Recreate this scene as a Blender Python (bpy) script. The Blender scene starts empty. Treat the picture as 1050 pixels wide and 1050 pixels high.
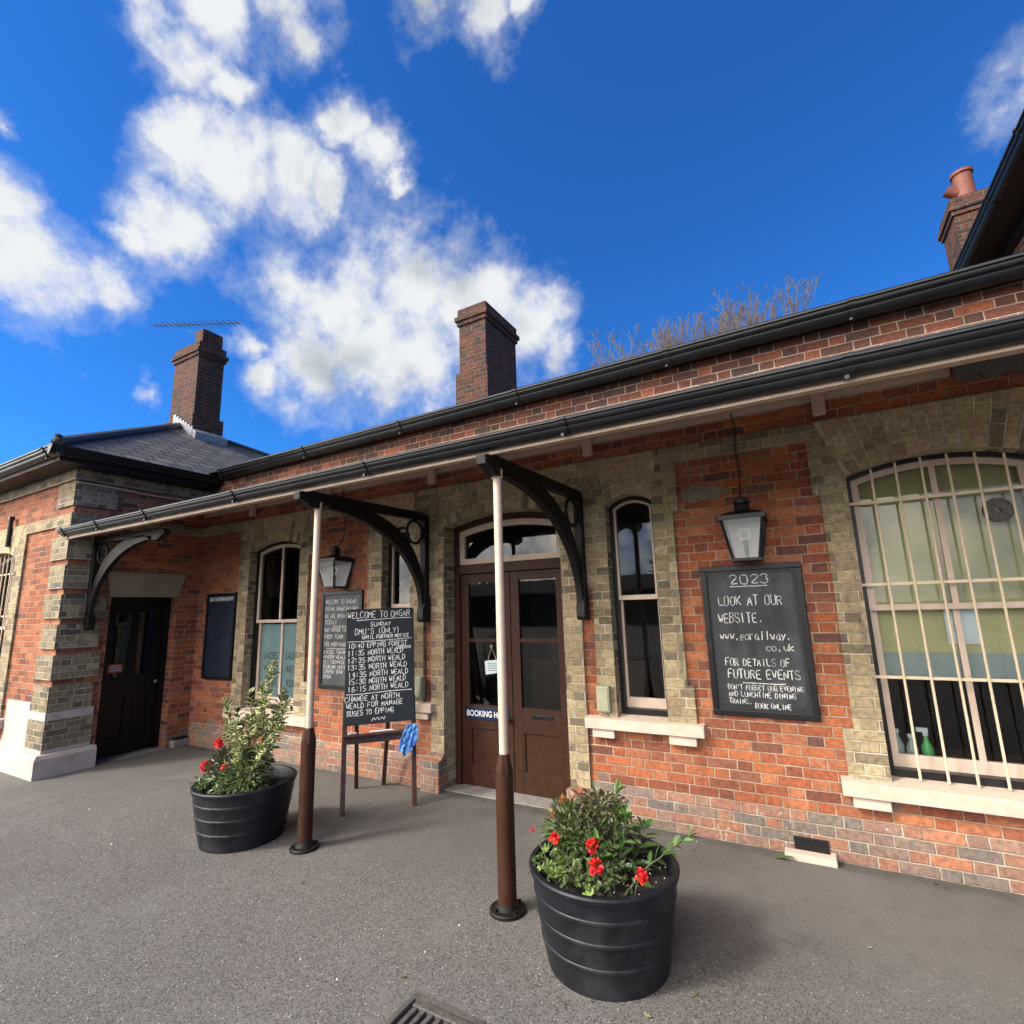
import bpy, math, random
from mathutils import Vector, Matrix, noise as mnoise
random.seed(7)
PI = math.pi
S = bpy.context.scene
COL = S.collection

# ------------------------------------------------------------------ mesh helpers
class MB:
    """collects faces in world coordinates, with a UV in metres per corner"""
    def __init__(s): s.v = []; s.f = []; s.u = []; s.sm = []
    def face(s, pts, uv=None, smooth=False):
        pts = [Vector(p) for p in pts]
        if uv is None:
            n = Vector((0, 0, 0))
            for i in range(len(pts)):
                n += (pts[i] - pts[0]).cross(pts[(i + 1) % len(pts)] - pts[0])
            ax = max(range(3), key=lambda k: abs(n[k]))
            uv = [((p.y, p.z) if ax == 0 else (p.x, p.z) if ax == 1 else (p.x, p.y)) for p in pts]
        i = len(s.v); s.v += pts; s.f.append(list(range(i, i + len(pts)))); s.u.append(uv); s.sm.append(smooth)
    def box(s, x0, x1, y0, y1, z0, z1):
        a = [(x0, y0, z0), (x1, y0, z0), (x1, y1, z0), (x0, y1, z0), (x0, y0, z1), (x1, y0, z1), (x1, y1, z1), (x0, y1, z1)]
        for q in ((0, 3, 2, 1), (4, 5, 6, 7), (0, 1, 5, 4), (1, 2, 6, 5), (2, 3, 7, 6), (3, 0, 4, 7)):
            s.face([a[k] for k in q])
    def obox(s, o, ex, ey, ez):
        """box from corner o along the three edge vectors"""
        o, ex, ey, ez = map(Vector, (o, ex, ey, ez))
        a = [o, o + ex, o + ex + ey, o + ey]; a += [p + ez for p in a]
        if ex.cross(ey).dot(ez) < 0: order = ((0, 1, 2, 3), (7, 6, 5, 4), (4, 5, 1, 0), (5, 6, 2, 1), (6, 7, 3, 2), (7, 4, 0, 3))
        else: order = ((3, 2, 1, 0), (4, 5, 6, 7), (0, 1, 5, 4), (1, 2, 6, 5), (2, 3, 7, 6), (3, 0, 4, 7))
        for q in order: s.face([a[k] for k in q])
    def prism(s, front, vec, cap=True, smooth=False):
        """outline (list of points) swept along vec"""
        front = [Vector(p) for p in front]; vec = Vector(vec); back = [p + vec for p in front]; n = len(front)
        nn = Vector((0, 0, 0))
        for i in range(n): nn += (front[i] - front[0]).cross(front[(i + 1) % n] - front[0])
        if nn.dot(vec) > 0: front.reverse(); back.reverse()
        if cap: s.face(front); s.face(list(reversed(back)))
        for i in range(n):
            j = (i + 1) % n
            s.face([front[j], front[i], back[i], back[j]], smooth=smooth)
    def strip(s, A, B, vec):
        """ring or ribbon between outlines A and B (same length), swept along vec"""
        A = [Vector(p) for p in A]; B = [Vector(p) for p in B]; vec = Vector(vec)
        for i in range(len(A) - 1):
            q = [A[i], A[i + 1], B[i + 1], B[i]]
            n = (q[1] - q[0]).cross(q[3] - q[0])
            if n.dot(vec) > 0: q.reverse()
            s.face(q); s.face([p + vec for p in reversed(q)])
            for (a, b) in ((q[1], q[0]), (q[3], q[2])):
                s.face([a, b, b + vec, a + vec])
        for a, b in ((A[0], B[0]), (B[-1], A[-1])): s.face([a, b, b + vec, a + vec])
    def lathe(s, prof, c, n=32, smooth=True, cap0=False, cap1=False, rot=0.0, wob=None):
        c = Vector(c); rings = []
        for r, z in prof:
            rings.append([c + Vector(((r + (wob(k, n) if wob else 0)) * math.cos(2 * PI * k / n + rot), (r + (wob(k, n) if wob else 0)) * math.sin(2 * PI * k / n + rot), z)) for k in range(n)])
        for i in range(len(prof) - 1):
            for k in range(n):
                j = (k + 1) % n
                s.face([rings[i][k], rings[i][j], rings[i + 1][j], rings[i + 1][k]],
                       [(k / n, prof[i][1]), ((k + 1) / n, prof[i][1]), ((k + 1) / n, prof[i + 1][1]), (k / n, prof[i + 1][1])], smooth)
        if cap0: s.face(list(reversed(rings[0])))
        if cap1: s.face(rings[-1])
    def tube(s, pts, r, n=8, r1=None, cap=True):
        pts = [Vector(p) for p in pts]; rings = []
        for i, p in enumerate(pts):
            d = (pts[min(i + 1, len(pts) - 1)] - pts[max(i - 1, 0)]).normalized()
            a = d.cross(Vector((0, 0, 1)) if abs(d.z) < .95 else Vector((1, 0, 0))).normalized(); b = d.cross(a)
            rr = r if r1 is None else r + (r1 - r) * i / (len(pts) - 1)
            rings.append([p + rr * (a * math.cos(2 * PI * k / n) + b * math.sin(2 * PI * k / n)) for k in range(n)])
        for i in range(len(pts) - 1):
            for k in range(n):
                j = (k + 1) % n
                s.face([rings[i][j], rings[i][k], rings[i + 1][k], rings[i + 1][j]], smooth=n > 5)
        if cap: s.face(rings[0]); s.face(list(reversed(rings[-1])))
    def torus(s, c, r, t, e1, e2, n=28, m=8):
        c, e1, e2 = map(Vector, (c, e1, e2)); e3 = e1.cross(e2); g = []
        for i in range(n):
            a = 2 * PI * i / n; d = e1 * math.cos(a) + e2 * math.sin(a)
            g.append([c + d * (r + t * math.cos(2 * PI * k / m)) + e3 * t * math.sin(2 * PI * k / m) for k in range(m)])
        for i in range(n):
            for k in range(m):
                s.face([g[i][k], g[(i + 1) % n][k], g[(i + 1) % n][(k + 1) % m], g[i][(k + 1) % m]], smooth=True)

def rootloc(o):
    while o.parent: o = o.parent
    return o.location.copy()
def tag(o, label=None, cat=None, group=None, kind=None):
    if label: o['label'] = label
    if cat: o['category'] = cat
    if group: o['group'] = group
    if kind: o['kind'] = kind
    return o
def thing(name, label, cat, loc=(0, 0, 0), group=None):
    o = bpy.data.objects.new(name, None); COL.objects.link(o); o.location = loc
    o.empty_display_size = .1
    return tag(o, label, cat, group)
def build(name, mb, mat, parent=None, bevel=0, loc=None, weld=True):
    base = rootloc(parent) if parent else Vector(loc or (0, 0, 0))
    me = bpy.data.meshes.new(name)
    me.from_pydata([tuple(v - base) for v in mb.v], [], mb.f)
    uv = me.uv_layers.new(name='UVMap')
    flat = [c for f in mb.u for p in f for c in p]
    uv.data.foreach_set('uv', flat)
    me.polygons.foreach_set('use_smooth', mb.sm)
    me.materials.append(mat)
    if hasattr(mb, 'tone'):
        at = me.attributes.new('tone', 'FLOAT', 'FACE'); at.data.foreach_set('value', mb.tone)
    if weld:
        import bmesh
        bm = bmesh.new(); bm.from_mesh(me); bmesh.ops.remove_doubles(bm, verts=bm.verts, dist=1e-5); bm.to_mesh(me); bm.free()
        if any(mb.sm): me.set_sharp_from_angle(angle=math.radians(35))
    o = bpy.data.objects.new(name, me); COL.objects.link(o)
    if parent: o.parent = parent
    else: o.location = base
    if bevel:
        b = o.modifiers.new('bevel', 'BEVEL'); b.width = bevel; b.segments = 2; b.limit_method = 'ANGLE'; b.angle_limit = math.radians(40)
    return o

# ------------------------------------------------------------------ material helpers
class NT:
    def __init__(s, m): s.t = m.node_tree; s.n = s.t.nodes; s.l = s.t.links
    def new(s, typ, **kw):
        n = s.n.new(typ)
        for k, v in kw.items():
            if k == 'ins':
                for a, b in v.items(): s.set(n.inputs[a], b)
            else: setattr(n, k, v)
        return n
    def set(s, inp, v):
        if isinstance(v, bpy.types.NodeSocket): s.l.new(v, inp)
        elif isinstance(v, bpy.types.Node): s.l.new(v.outputs[0], inp)
        else: inp.default_value = v
    def math(s, op, a, b=0.0, c=0.0, clamp=False):
        n = s.new('ShaderNodeMath', operation=op, use_clamp=clamp)
        s.set(n.inputs[0], a); s.set(n.inputs[1], b); s.set(n.inputs[2], c); return n.outputs[0]
    def mix(s, f, a, b, mode='MIX'):
        n = s.new('ShaderNodeMix', data_type='RGBA', blend_type=mode)
        s.set(n.inputs[0], f); s.set(n.inputs[6], a); s.set(n.inputs[7], b); return n.outputs[2]
    def sm(s, v, a, b):
        n = s.new('ShaderNodeMapRange', interpolation_type='SMOOTHSTEP')
        s.set(n.inputs[0], v); s.set(n.inputs[1], a); s.set(n.inputs[2], b); return n.outputs[0]
    def noise(s, vec, scale, detail=4, rough=.55, out=0):
        n = s.new('ShaderNodeTexNoise'); s.set(n.inputs['Vector'], vec)
        n.inputs['Scale'].default_value = scale; n.inputs['Detail'].default_value = detail; n.inputs['Roughness'].default_value = rough
        return n.outputs[out]
    def ramp(s, f, stops, interp='LINEAR'):
        n = s.new('ShaderNodeValToRGB'); n.color_ramp.interpolation = interp; e = n.color_ramp.elements
        while len(e) < len(stops): e.new(.5)
        for q, (p, c) in zip(e, stops): q.position = p; q.color = c if len(c) == 4 else (*c, 1)
        s.set(n.inputs[0], f); return n.outputs[0]
def C4(c): return (c[0], c[1], c[2], 1)
def mat(name):
    m = bpy.data.materials.new(name); m.use_nodes = True; t = NT(m)
    p = t.n['Principled BSDF']; return m, t, p
def pos(t): return t.new('ShaderNodeNewGeometry').outputs['Position']
def objc(t): return t.new('ShaderNodeTexCoord').outputs['Object']

def paint(name, col, rough=.45, vary=.18, bump=.15, scale=14, dirt=None, dirt_amt=.35, metallic=0, spec=.5):
    """painted or plain surface: colour mottling, dirt patches, uneven gloss, slight bump"""
    m, t, p = mat(name); v = objc(t)
    n1 = t.noise(v, scale, 6, .6); n2 = t.noise(v, scale * .17, 3, .5); n3 = t.noise(v, scale * 9, 3, .6)
    a = t.mix(t.sm(n1, .3, .7), C4([c * (1 - vary) for c in col]), C4([min(1, c * (1 + vary)) for c in col]))
    d = dirt or [c * .45 for c in col]
    a = t.mix(t.math('MULTIPLY', t.sm(t.math('MULTIPLY_ADD', n1, .5, t.math('MULTIPLY', n2, .6)), .55, .75), dirt_amt), a, C4(d))
    t.set(p.inputs['Base Color'], a); p.inputs['Metallic'].default_value = metallic; p.inputs['Specular IOR Level'].default_value = spec
    t.set(p.inputs['Roughness'], t.math('MULTIPLY_ADD', n2, .3, rough - .15))
    b = t.new('ShaderNodeBump'); b.inputs['Strength'].default_value = bump; b.inputs['Distance'].default_value = .004
    t.set(b.inputs['Height'], t.math('MULTIPLY_ADD', n3, .5, n1)); t.set(p.inputs['Normal'], b)
    return m

def brick(name, pal, mortar, mjit=.12, dark=(.09, .07, .06), dark_amt=.25, grey=None, greyz=None, rowh=.075, stain=.35, white=0.0, joint=.0048, plainpatch=0.0, mdark=None):
    """Flemish bond from the UV in metres: stretchers and headers, each brick its own tone, worn arrises, recessed joints"""
    m, t, p = mat(name)
    uv = t.new('ShaderNodeTexCoord').outputs['UV']
    w = t.new('ShaderNodeVectorMath', operation='SUBTRACT'); t.set(w.inputs[0], t.noise(uv, 9, 3, .6, 1)); w.inputs[1].default_value = (.5, .5, .5)
    w2 = t.new('ShaderNodeVectorMath', operation='SCALE'); t.set(w2.inputs[0], w); w2.inputs['Scale'].default_value = .011
    w3 = t.new('ShaderNodeVectorMath', operation='ADD'); t.set(w3.inputs[0], uv); t.set(w3.inputs[1], w2)
    sp = t.new('ShaderNodeSeparateXYZ'); t.set(sp.inputs[0], w3)
    U, V = sp.outputs[0], sp.outputs[1]
    rv = t.math('DIVIDE', V, rowh); row = t.math('FLOOR', rv); fv = t.math('FRACT', rv)
    rn = t.new('ShaderNodeTexWhiteNoise', noise_dimensions='1D'); t.set(rn.inputs['W'], row)
    uu = t.math('ADD', t.math('MULTIPLY_ADD', U, 1 / .3375, 500.0), t.math('MULTIPLY_ADD', row, .5, t.math('MULTIPLY', rn.outputs[0], .06)))
    cell = t.math('FLOOR', uu); f = t.math('FRACT', uu)
    hd = t.math('GREATER_THAN', f, .667)
    dS = t.math('MINIMUM', f, t.math('SUBTRACT', .667, f)); dH = t.math('MINIMUM', t.math('SUBTRACT', f, .667), t.math('SUBTRACT', 1.0, f))
    du = t.math('MULTIPLY', t.math('ADD', t.math('MULTIPLY', hd, dH), t.math('MULTIPLY', t.math('SUBTRACT', 1.0, hd), dS)), .3375)
    dv = t.math('MULTIPLY', t.math('MINIMUM', fv, t.math('SUBTRACT', 1.0, fv)), rowh)
    d = t.math('MINIMUM', du, dv)
    fine = t.noise(uv, 60, 4, .65); big = t.noise(uv, .9, 4, .6); mid = t.noise(uv, 6, 4, .6)
    d = t.math('MULTIPLY_ADD', t.math('SUBTRACT', fine, .5), .0045, d)
    d = t.math('MULTIPLY_ADD', t.math('SUBTRACT', mid, .5), -.003, d)
    isb = t.sm(d, joint - .0017, joint + .0017)
    idv = t.new('ShaderNodeCombineXYZ'); t.set(idv.inputs[0], t.math('MULTIPLY_ADD', cell, 2.0, hd)); t.set(idv.inputs[1], row)
    wn = t.new('ShaderNodeTexWhiteNoise', noise_dimensions='3D'); t.set(wn.inputs['Vector'], idv)
    r1 = wn.outputs['Value']
    wc = t.new('ShaderNodeSeparateColor'); t.set(wc.inputs[0], wn.outputs['Color'])
    n = len(pal)
    col = t.ramp(r1, [(i / max(1, n - 1), c) for i, c in enumerate(pal)])
    if grey is not None:
        if greyz: z = t.new('ShaderNodeSeparateXYZ'); t.set(z.inputs[0], uv); pr = t.math('MULTIPLY', t.sm(t.math('MULTIPLY_ADD', big, .25, z.outputs[1]), greyz[0], greyz[1]), greyz[2])
        else: pr = .3
        g = t.math('LESS_THAN', wc.outputs[1], pr)
        col = t.mix(t.math('MULTIPLY', g, .85), col, t.mix(wc.outputs[0], C4(grey[0]), C4(grey[1])))
    sk = t.new('ShaderNodeMapping'); t.set(sk.inputs[0], uv); sk.inputs['Scale'].default_value = (7, .9, 1)
    streak = t.math('MULTIPLY', t.sm(t.math('MULTIPLY_ADD', t.noise(sk, 1, 4, .6), .75, t.math('MULTIPLY', fine, .25)), .52, .68), min(.55, dark_amt))
    # wear inside each brick: blotches, pits, sooty film
    col = t.mix(t.math('MULTIPLY', t.sm(t.noise(uv, 22, 5, .7), .45, .8), .4), col, C4(dark))
    col = t.mix(t.math('MULTIPLY', t.sm(fine, .58, .75), .35), col, C4(dark))
    col = t.mix(.6, col, t.ramp(t.noise(uv, 30, 4, .7), [(.32, (.2, .2, .2)), (.68, (.8, .8, .8))]), 'OVERLAY')
    col = t.mix(t.math('MULTIPLY', t.sm(t.math('MULTIPLY_ADD', mid, .45, t.math('MULTIPLY', big, .6)), .5, .78), dark_amt), col, C4(dark))
    col = t.mix(streak, col, C4(dark))
    mo = t.mix(t.sm(mid, .35, .7), C4([c * (1 - mjit * 2) for c in mortar]), C4([min(1, c * (1 + mjit)) for c in mortar]))
    mo = t.mix(t.math('MULTIPLY', t.sm(t.noise(uv, 2.3, 4, .6), .48, .68), stain), mo, C4(mdark or [c * .3 for c in mortar]))
    if plainpatch:   # mortar smeared over the arrises in places
        isb = t.math('MULTIPLY', isb, t.math('SUBTRACT', 1.0, t.math('MULTIPLY', t.sm(t.math('MULTIPLY_ADD', t.noise(uv, 4.5, 5, .65), .7, t.math('MULTIPLY', fine, .3)), .60, .66), plainpatch)))
    if white:        # pale salts and old paint splashes
        col = t.mix(t.math('MULTIPLY', t.sm(t.math('MULTIPLY_ADD', t.noise(uv, 3.1, 4, .6), .5, t.math('MULTIPLY', t.noise(uv, 40, 3, .7), .5)), .57, .66), white), col, (.55, .5, .43, 1))
    mo = t.mix(streak, mo, C4(dark)); c = t.mix(isb, mo, col)
    t.set(p.inputs['Base Color'], c); p.inputs['Roughness'].default_value = .88; p.inputs['Specular IOR Level'].default_value = .25
    h = t.math('MULTIPLY_ADD', fine, .35, t.math('MULTIPLY_ADD', wc.outputs[2], .35, isb))
    b = t.new('ShaderNodeBump'); b.inputs['Strength'].default_value = 1.0; b.inputs['Distance'].default_value = .009
    t.set(b.inputs['Height'], h); t.set(p.inputs['Normal'], b)
    return m

RED = [(.13, .050, .036), (.25, .074, .036), (.32, .096, .042), (.36, .118, .050), (.28, .080, .038), (.18, .058, .036), (.40, .150, .070), (.27, .10, .058), (.11, .055, .042)]
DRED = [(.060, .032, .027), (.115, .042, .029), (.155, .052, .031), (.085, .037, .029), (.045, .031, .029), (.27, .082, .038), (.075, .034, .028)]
YEL = [(.24, .185, .105), (.42, .335, .20), (.36, .28, .165), (.47, .385, .24), (.18, .14, .09), (.40, .32, .185), (.31, .245, .15)]
M = {}
M['red'] = brick('red brick', RED, (.41, .295, .205), dark=(.085, .045, .036), dark_amt=.38, grey=((.14, .105, .09), (.21, .155, .13)), greyz=(.58, .2, .7), stain=.5, plainpatch=.7)
M['plinth'] = brick('weathered plinth brick', [(.22, .12, .09), (.28, .125, .08), (.17, .135, .115), (.14, .115, .10), (.36, .145, .08), (.20, .15, .12), (.25, .12, .08)], (.40, .34, .26), dark_amt=.2, stain=.3, white=.5, plainpatch=.9)
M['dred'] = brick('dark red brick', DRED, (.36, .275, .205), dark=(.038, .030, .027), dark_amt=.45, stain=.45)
M['chim'] = brick('sooty chimney brick', [(.042, .024, .020), (.075, .030, .022), (.10, .036, .024), (.055, .026, .021), (.030, .022, .020)], (.17, .135, .105), dark=(.022, .019, .018), dark_amt=.7, stain=.6, joint=.0042)
M['yel'] = brick('yellow stock brick', [(.22, .17, .10), (.36, .285, .17), (.30, .24, .145), (.42, .34, .21), (.15, .12, .078), (.34, .27, .16), (.26, .205, .125), (.115, .095, .066)], (.52, .45, .33), dark=(.085, .072, .055), dark_amt=.55, stain=.55, mjit=.2, plainpatch=.5, mdark=(.14, .12, .09), white=.25)
M['arch'] = brick('yellow arch brick', YEL, (.56, .50, .38), dark=(.12, .10, .07), dark_amt=.4, stain=.35, mjit=.2, plainpatch=.15, mdark=(.12, .10, .08))
M['quoin'] = brick('stock quoin brick', [(.17, .135, .085), (.26, .215, .135), (.12, .10, .07), (.32, .27, .175), (.20, .165, .105), (.09, .08, .062)], (.46, .40, .31), dark=(.05, .043, .036), dark_amt=.65, stain=.4, white=.4, plainpatch=.5)
M['cream'] = paint('cream paint', (.52, .405, .315), .5, .08, .12, dirt=(.30, .24, .19), dirt_amt=.35)
M['sillp'] = paint('cream masonry paint', (.50, .395, .315), .8, .1, .6, scale=9, dirt=(.27, .22, .18), dirt_amt=.65)
M['white'] = paint('white masonry paint', (.46, .40, .355), .85, .1, .6, scale=7, dirt=(.24, .21, .18), dirt_amt=.7)
M['cream_shade'] = paint('stained and shaded cream boarding', (.40, .31, .235), .6, .12, .2, scale=9, dirt=(.17, .13, .10), dirt_amt=.6)  # cream paint with the canopy's shade put into its colour, plus dirt patches
M['brown'] = paint('chocolate brown paint', (.036, .0135, .007), .55, .2, .15, dirt=(.03, .018, .012), dirt_amt=.4, spec=.22)
M['black'] = paint('black gloss paint', (.0055, .0055, .006), .38, .2, .2, dirt=(.022, .021, .020), dirt_amt=.35, spec=.35)
M['gutter'] = paint('black cast iron gutter', (.0045, .0058, .0075), .30, .25, .1, scale=10, dirt=(.022, .022, .023), dirt_amt=.4, spec=.4)
M['iron'] = paint('black painted iron', (.0055, .0045, .004), .55, .25, .4, scale=25, dirt=(.022, .016, .012), dirt_amt=.4, spec=.3)
M['sash'] = paint('pinkish cream sash paint', (.54, .42, .33), .45, .07, .08, dirt=(.3, .22, .18), dirt_amt=.3)
M['rod'] = paint('cream painted iron rod', (.66, .53, .36), .45, .06, .1, dirt=(.35, .25, .17), dirt_amt=.3)
M['doorblack'] = paint('near black door paint', (.0028, .0022, .002), .45, .2, .1, spec=.25)
M['soil'] = paint('potting compost', (.012, .009, .007), .95, .5, 1.0, scale=60, dirt=(.05, .04, .03), dirt_amt=.4)
M['tub'] = paint('blue black planter plastic', (.0055, .007, .0105), .5, .25, .4, scale=9, dirt=(.035, .035, .036), dirt_amt=.6, spec=.4)
M['lintelp'] = paint('buff painted lintel', (.27, .225, .15), .85, .12, .6, scale=9, dirt=(.13, .11, .08), dirt_amt=.5)
M['wood'] = paint('stained brown timber', (.060, .021, .011), .5, .3, .2, scale=16, dirt=(.03, .014, .01), dirt_amt=.4)
M['terra'] = paint('terracotta', (.15, .046, .030), .75, .15, .3, scale=10)
M['valgrey'] = paint('weathered grey valance', (.105, .10, .095), .75, .2, .3, scale=9)
M['lead'] = paint('lead flashing', (.20, .215, .235), .5, .2, .3, scale=12)
M['slate_edge'] = paint('dark slate edge', (.035, .035, .04), .6, .25, .5)
M['tarmacconc'] = paint('worn concrete', (.22, .205, .185), .85, .2, .8, scale=12, dirt=(.1, .095, .09))
M['greybox'] = paint('grey green plastic box', (.30, .29, .20), .55, .1, .1)
M['blind'] = paint('olive roller blind', (.47, .44, .25), .9, .05, .1, scale=30, dirt=(.34, .32, .19), dirt_amt=.3)
M['blindblue'] = paint('blue grey net', (.30, .36, .37), .9, .06, .1, scale=30)
M['paper'] = paint('pale paper', (.62, .68, .72), .8, .03, .05)
M['frost'] = paint('pale blue obscured glass', (.235, .33, .36), .25, .05, .05, scale=5, dirt=(.19, .27, .30))
M['lampglass'] = paint('opal lantern glass', (.85, .86, .86), .2, .06, .05, scale=6, dirt=(.4, .38, .35), dirt_amt=.3)
M['tubewhite'] = paint('white lamp tube', (.85, .85, .83), .3, .02, 0)
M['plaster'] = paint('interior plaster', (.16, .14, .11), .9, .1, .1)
M['bluesign'] = paint('navy enamel', (.012, .022, .060), .3, .1, .05)
M['posterblue'] = paint('navy poster board', (.009, .015, .030), .45, .25, .15, scale=5, dirt=(.03, .04, .06), dirt_amt=.5)
M['signwhite'] = paint('white lettering', (.75, .75, .72), .5, .03, 0)
M['redsign'] = paint('red sign enamel', (.35, .045, .035), .4, .1, .05)
M['glove'] = paint('light blue cloth', (.13, .33, .72), .7, .15, .3, scale=25)
M['brass'] = paint('worn brass', (.42, .36, .25), .3, .1, .1, metallic=.9)
M['galv'] = paint('aluminium', (.16, .15, .15), .4, .1, .1, metallic=.6)
M['castiron'] = paint('worn grate iron', (.085, .078, .07), .55, .3, .7, scale=30, dirt=(.03, .028, .026), dirt_amt=.6)
M['pit'] = paint('near black lining', (.012, .011, .010), .9, .2, .3)
M['greenglass'] = paint('green bottle', (.08, .42, .10), .2, .1, 0)
M['clearglass'] = paint('cloudy bottle', (.30, .36, .36), .2, .1, 0)
M['cable'] = paint('black cable', (.012, .012, .012), .6, .1, 0)
M['card'] = paint('hanging card', (.55, .66, .68), .6, .04, .05)
M['mortarp'] = paint('cement patch', (.21, .18, .125), .9, .25, .9, scale=18, dirt=(.11, .10, .09), dirt_amt=.6)

def chalkboard_mat(name, col, smear, haze):
    m, t, p = mat(name); v = objc(t)
    mp = t.new('ShaderNodeMapping'); t.set(mp.inputs[0], v); mp.inputs['Scale'].default_value = (7, 7, 1.6); mp.inputs['Rotation'].default_value = (0, .25, 0)
    n = t.noise(mp, 1.6, 6, .65); n2 = t.noise(v, 2.2, 4, .6)
    f = t.math('MULTIPLY', t.sm(t.math('MULTIPLY_ADD', n, .55, t.math('MULTIPLY', n2, .55)), .42, .8), haze)
    t.set(p.inputs['Base Color'], t.mix(f, C4(col), C4(smear))); t.set(p.inputs['Roughness'], t.math('MULTIPLY_ADD', n2, .25, .45))
    return m
M['board'] = chalkboard_mat('smeared blackboard', (.007, .0095, .012), (.075, .086, .098), .7)
M['board_grey'] = chalkboard_mat('dusty blackboard', (.020, .027, .033), (.11, .125, .14), .8)
M['board_clean'] = chalkboard_mat('clean blackboard', (.005, .0068, .0088), (.022, .026, .030), .6)
m, t, p = mat('chalk'); n = t.noise(objc(t), 120, 3, .7)
t.set(p.inputs['Base Color'], t.mix(t.sm(n, .35, .6), (.42, .43, .43, 1), (.86, .86, .83, 1))); p.inputs['Roughness'].default_value = .95
M['chalk'] = m

# window glass: clear pane, mirror by Fresnel
m, t, p = mat('window glass'); t.n.remove(p)
fr = t.new('ShaderNodeFresnel', ins={'IOR': 1.52}); tr = t.new('ShaderNodeBsdfTransparent', ins={'Color': (.84, .88, .87, 1)}); gl = t.new('ShaderNodeBsdfGlossy', ins={'Roughness': .012})
bm_ = t.new('ShaderNodeBump', ins={'Strength': .02, 'Distance': .02}); t.set(bm_.inputs['Height'], t.noise(objc(t), 2.2, 2, .5)); t.set(gl.inputs['Normal'], bm_)
mx = t.new('ShaderNodeMixShader'); t.set(mx.inputs[0], t.math('MULTIPLY_ADD', fr, 1.25, .0, clamp=True)); t.l.new(tr.outputs[0], mx.inputs[1]); t.l.new(gl.outputs[0], mx.inputs[2])
t.l.new(mx.outputs[0], t.n['Material Output'].inputs[0]); M['glass'] = m

m, t, p = mat('frosted lantern pane'); t.n.remove(p)
fr = t.new('ShaderNodeFresnel', ins={'IOR': 1.5}); tr = t.new('ShaderNodeBsdfTransparent', ins={'Color': (.93, .94, .94, 1)}); df = t.new('ShaderNodeBsdfDiffuse', ins={'Color': (.86, .87, .87, 1)}); gl = t.new('ShaderNodeBsdfGlossy', ins={'Roughness': .08})
m1 = t.new('ShaderNodeMixShader', ins={0: .24}); t.l.new(tr.outputs[0], m1.inputs[1]); t.l.new(df.outputs[0], m1.inputs[2])
m2 = t.new('ShaderNodeMixShader'); t.l.new(fr.outputs[0], m2.inputs[0]); t.l.new(m1.outputs[0], m2.inputs[1]); t.l.new(gl.outputs[0], m2.inputs[2]); t.l.new(m2.outputs[0], t.n['Material Output'].inputs[0]); M['frostpane'] = m

# asphalt: fine aggregate, pale chippings, broad worn and dirty areas
m, t, p = mat('asphalt'); v = pos(t)
n1 = t.noise(v, .55, 5, .6); n2 = t.noise(v, 5, 5, .65); n3 = t.noise(v, 95, 3, .7)
vo = t.new('ShaderNodeTexVoronoi', ins={'Vector': v, 'Scale': 150.0}); vo2 = t.new('ShaderNodeTexVoronoi', ins={'Vector': v, 'Scale': 85.0})
vr = t.new('ShaderNodeSeparateColor'); t.set(vr.inputs[0], vo.outputs['Color']); vr2 = t.new('ShaderNodeSeparateColor'); t.set(vr2.inputs[0], vo2.outputs['Color'])
sy = t.new('ShaderNodeSeparateXYZ'); t.set(sy.inputs[0], v)
near = t.sm(t.math('MULTIPLY_ADD', n1, .9, sy.outputs[1]), -.1, -1.5)          # aggregate shows strongly out from the wall, faintly against it
a = t.mix(t.sm(n1, .3, .7), (.088, .081, .075, 1), (.125, .116, .108, 1))
a = t.mix(t.math('MULTIPLY', t.sm(n2, .45, .75), .35), a, (.055, .050, .047, 1))
a = t.mix(t.math('MULTIPLY', vr.outputs[0], t.math('MULTIPLY_ADD', near, .45, .12)), a, (.19, .18, .17, 1))
a = t.mix(t.math('MULTIPLY', t.math('LESS_THAN', vr.outputs[1], .24), t.math('MULTIPLY_ADD', near, .5, .15)), a, (.025, .023, .022, 1))
chip = t.math('MULTIPLY', t.math('GREATER_THAN', vr2.outputs[0], .93), t.math('LESS_THAN', vo2.outputs['Distance'], .30))
a = t.mix(t.math('MULTIPLY', chip, t.math('MULTIPLY_ADD', near, .6, .06)), a, (.50, .47, .43, 1))
a = t.mix(t.math('MULTIPLY', t.sm(t.noise(v, 3.1, 5, .65), .66, .74), .55), a, (.035, .032, .030, 1))   # oil and damp spots
a = t.mix(t.math('MULTIPLY', t.sm(t.noise(v, 1.3, 3, .5), .60, .72), .30), a, (.165, .158, .145, 1))   # dusty worn patches
a = t.mix(t.math('MULTIPLY', t.sm(t.math('MULTIPLY_ADD', n2, .35, sy.outputs[1]), -.02, .14), .55), a, (.055, .052, .042, 1))   # darker, browner strip along the wall foot
t.set(p.inputs['Base Color'], a); p.inputs['Roughness'].default_value = .86; p.inputs['Specular IOR Level'].default_value = .3
b = t.new('ShaderNodeBump', ins={'Strength': .55, 'Distance': .004}); t.set(b.inputs['Height'], t.math('MULTIPLY_ADD', n3, .8, t.math('MULTIPLY', vo.outputs['Distance'], .8))); t.set(p.inputs['Normal'], b)
M['asphalt'] = m

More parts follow.
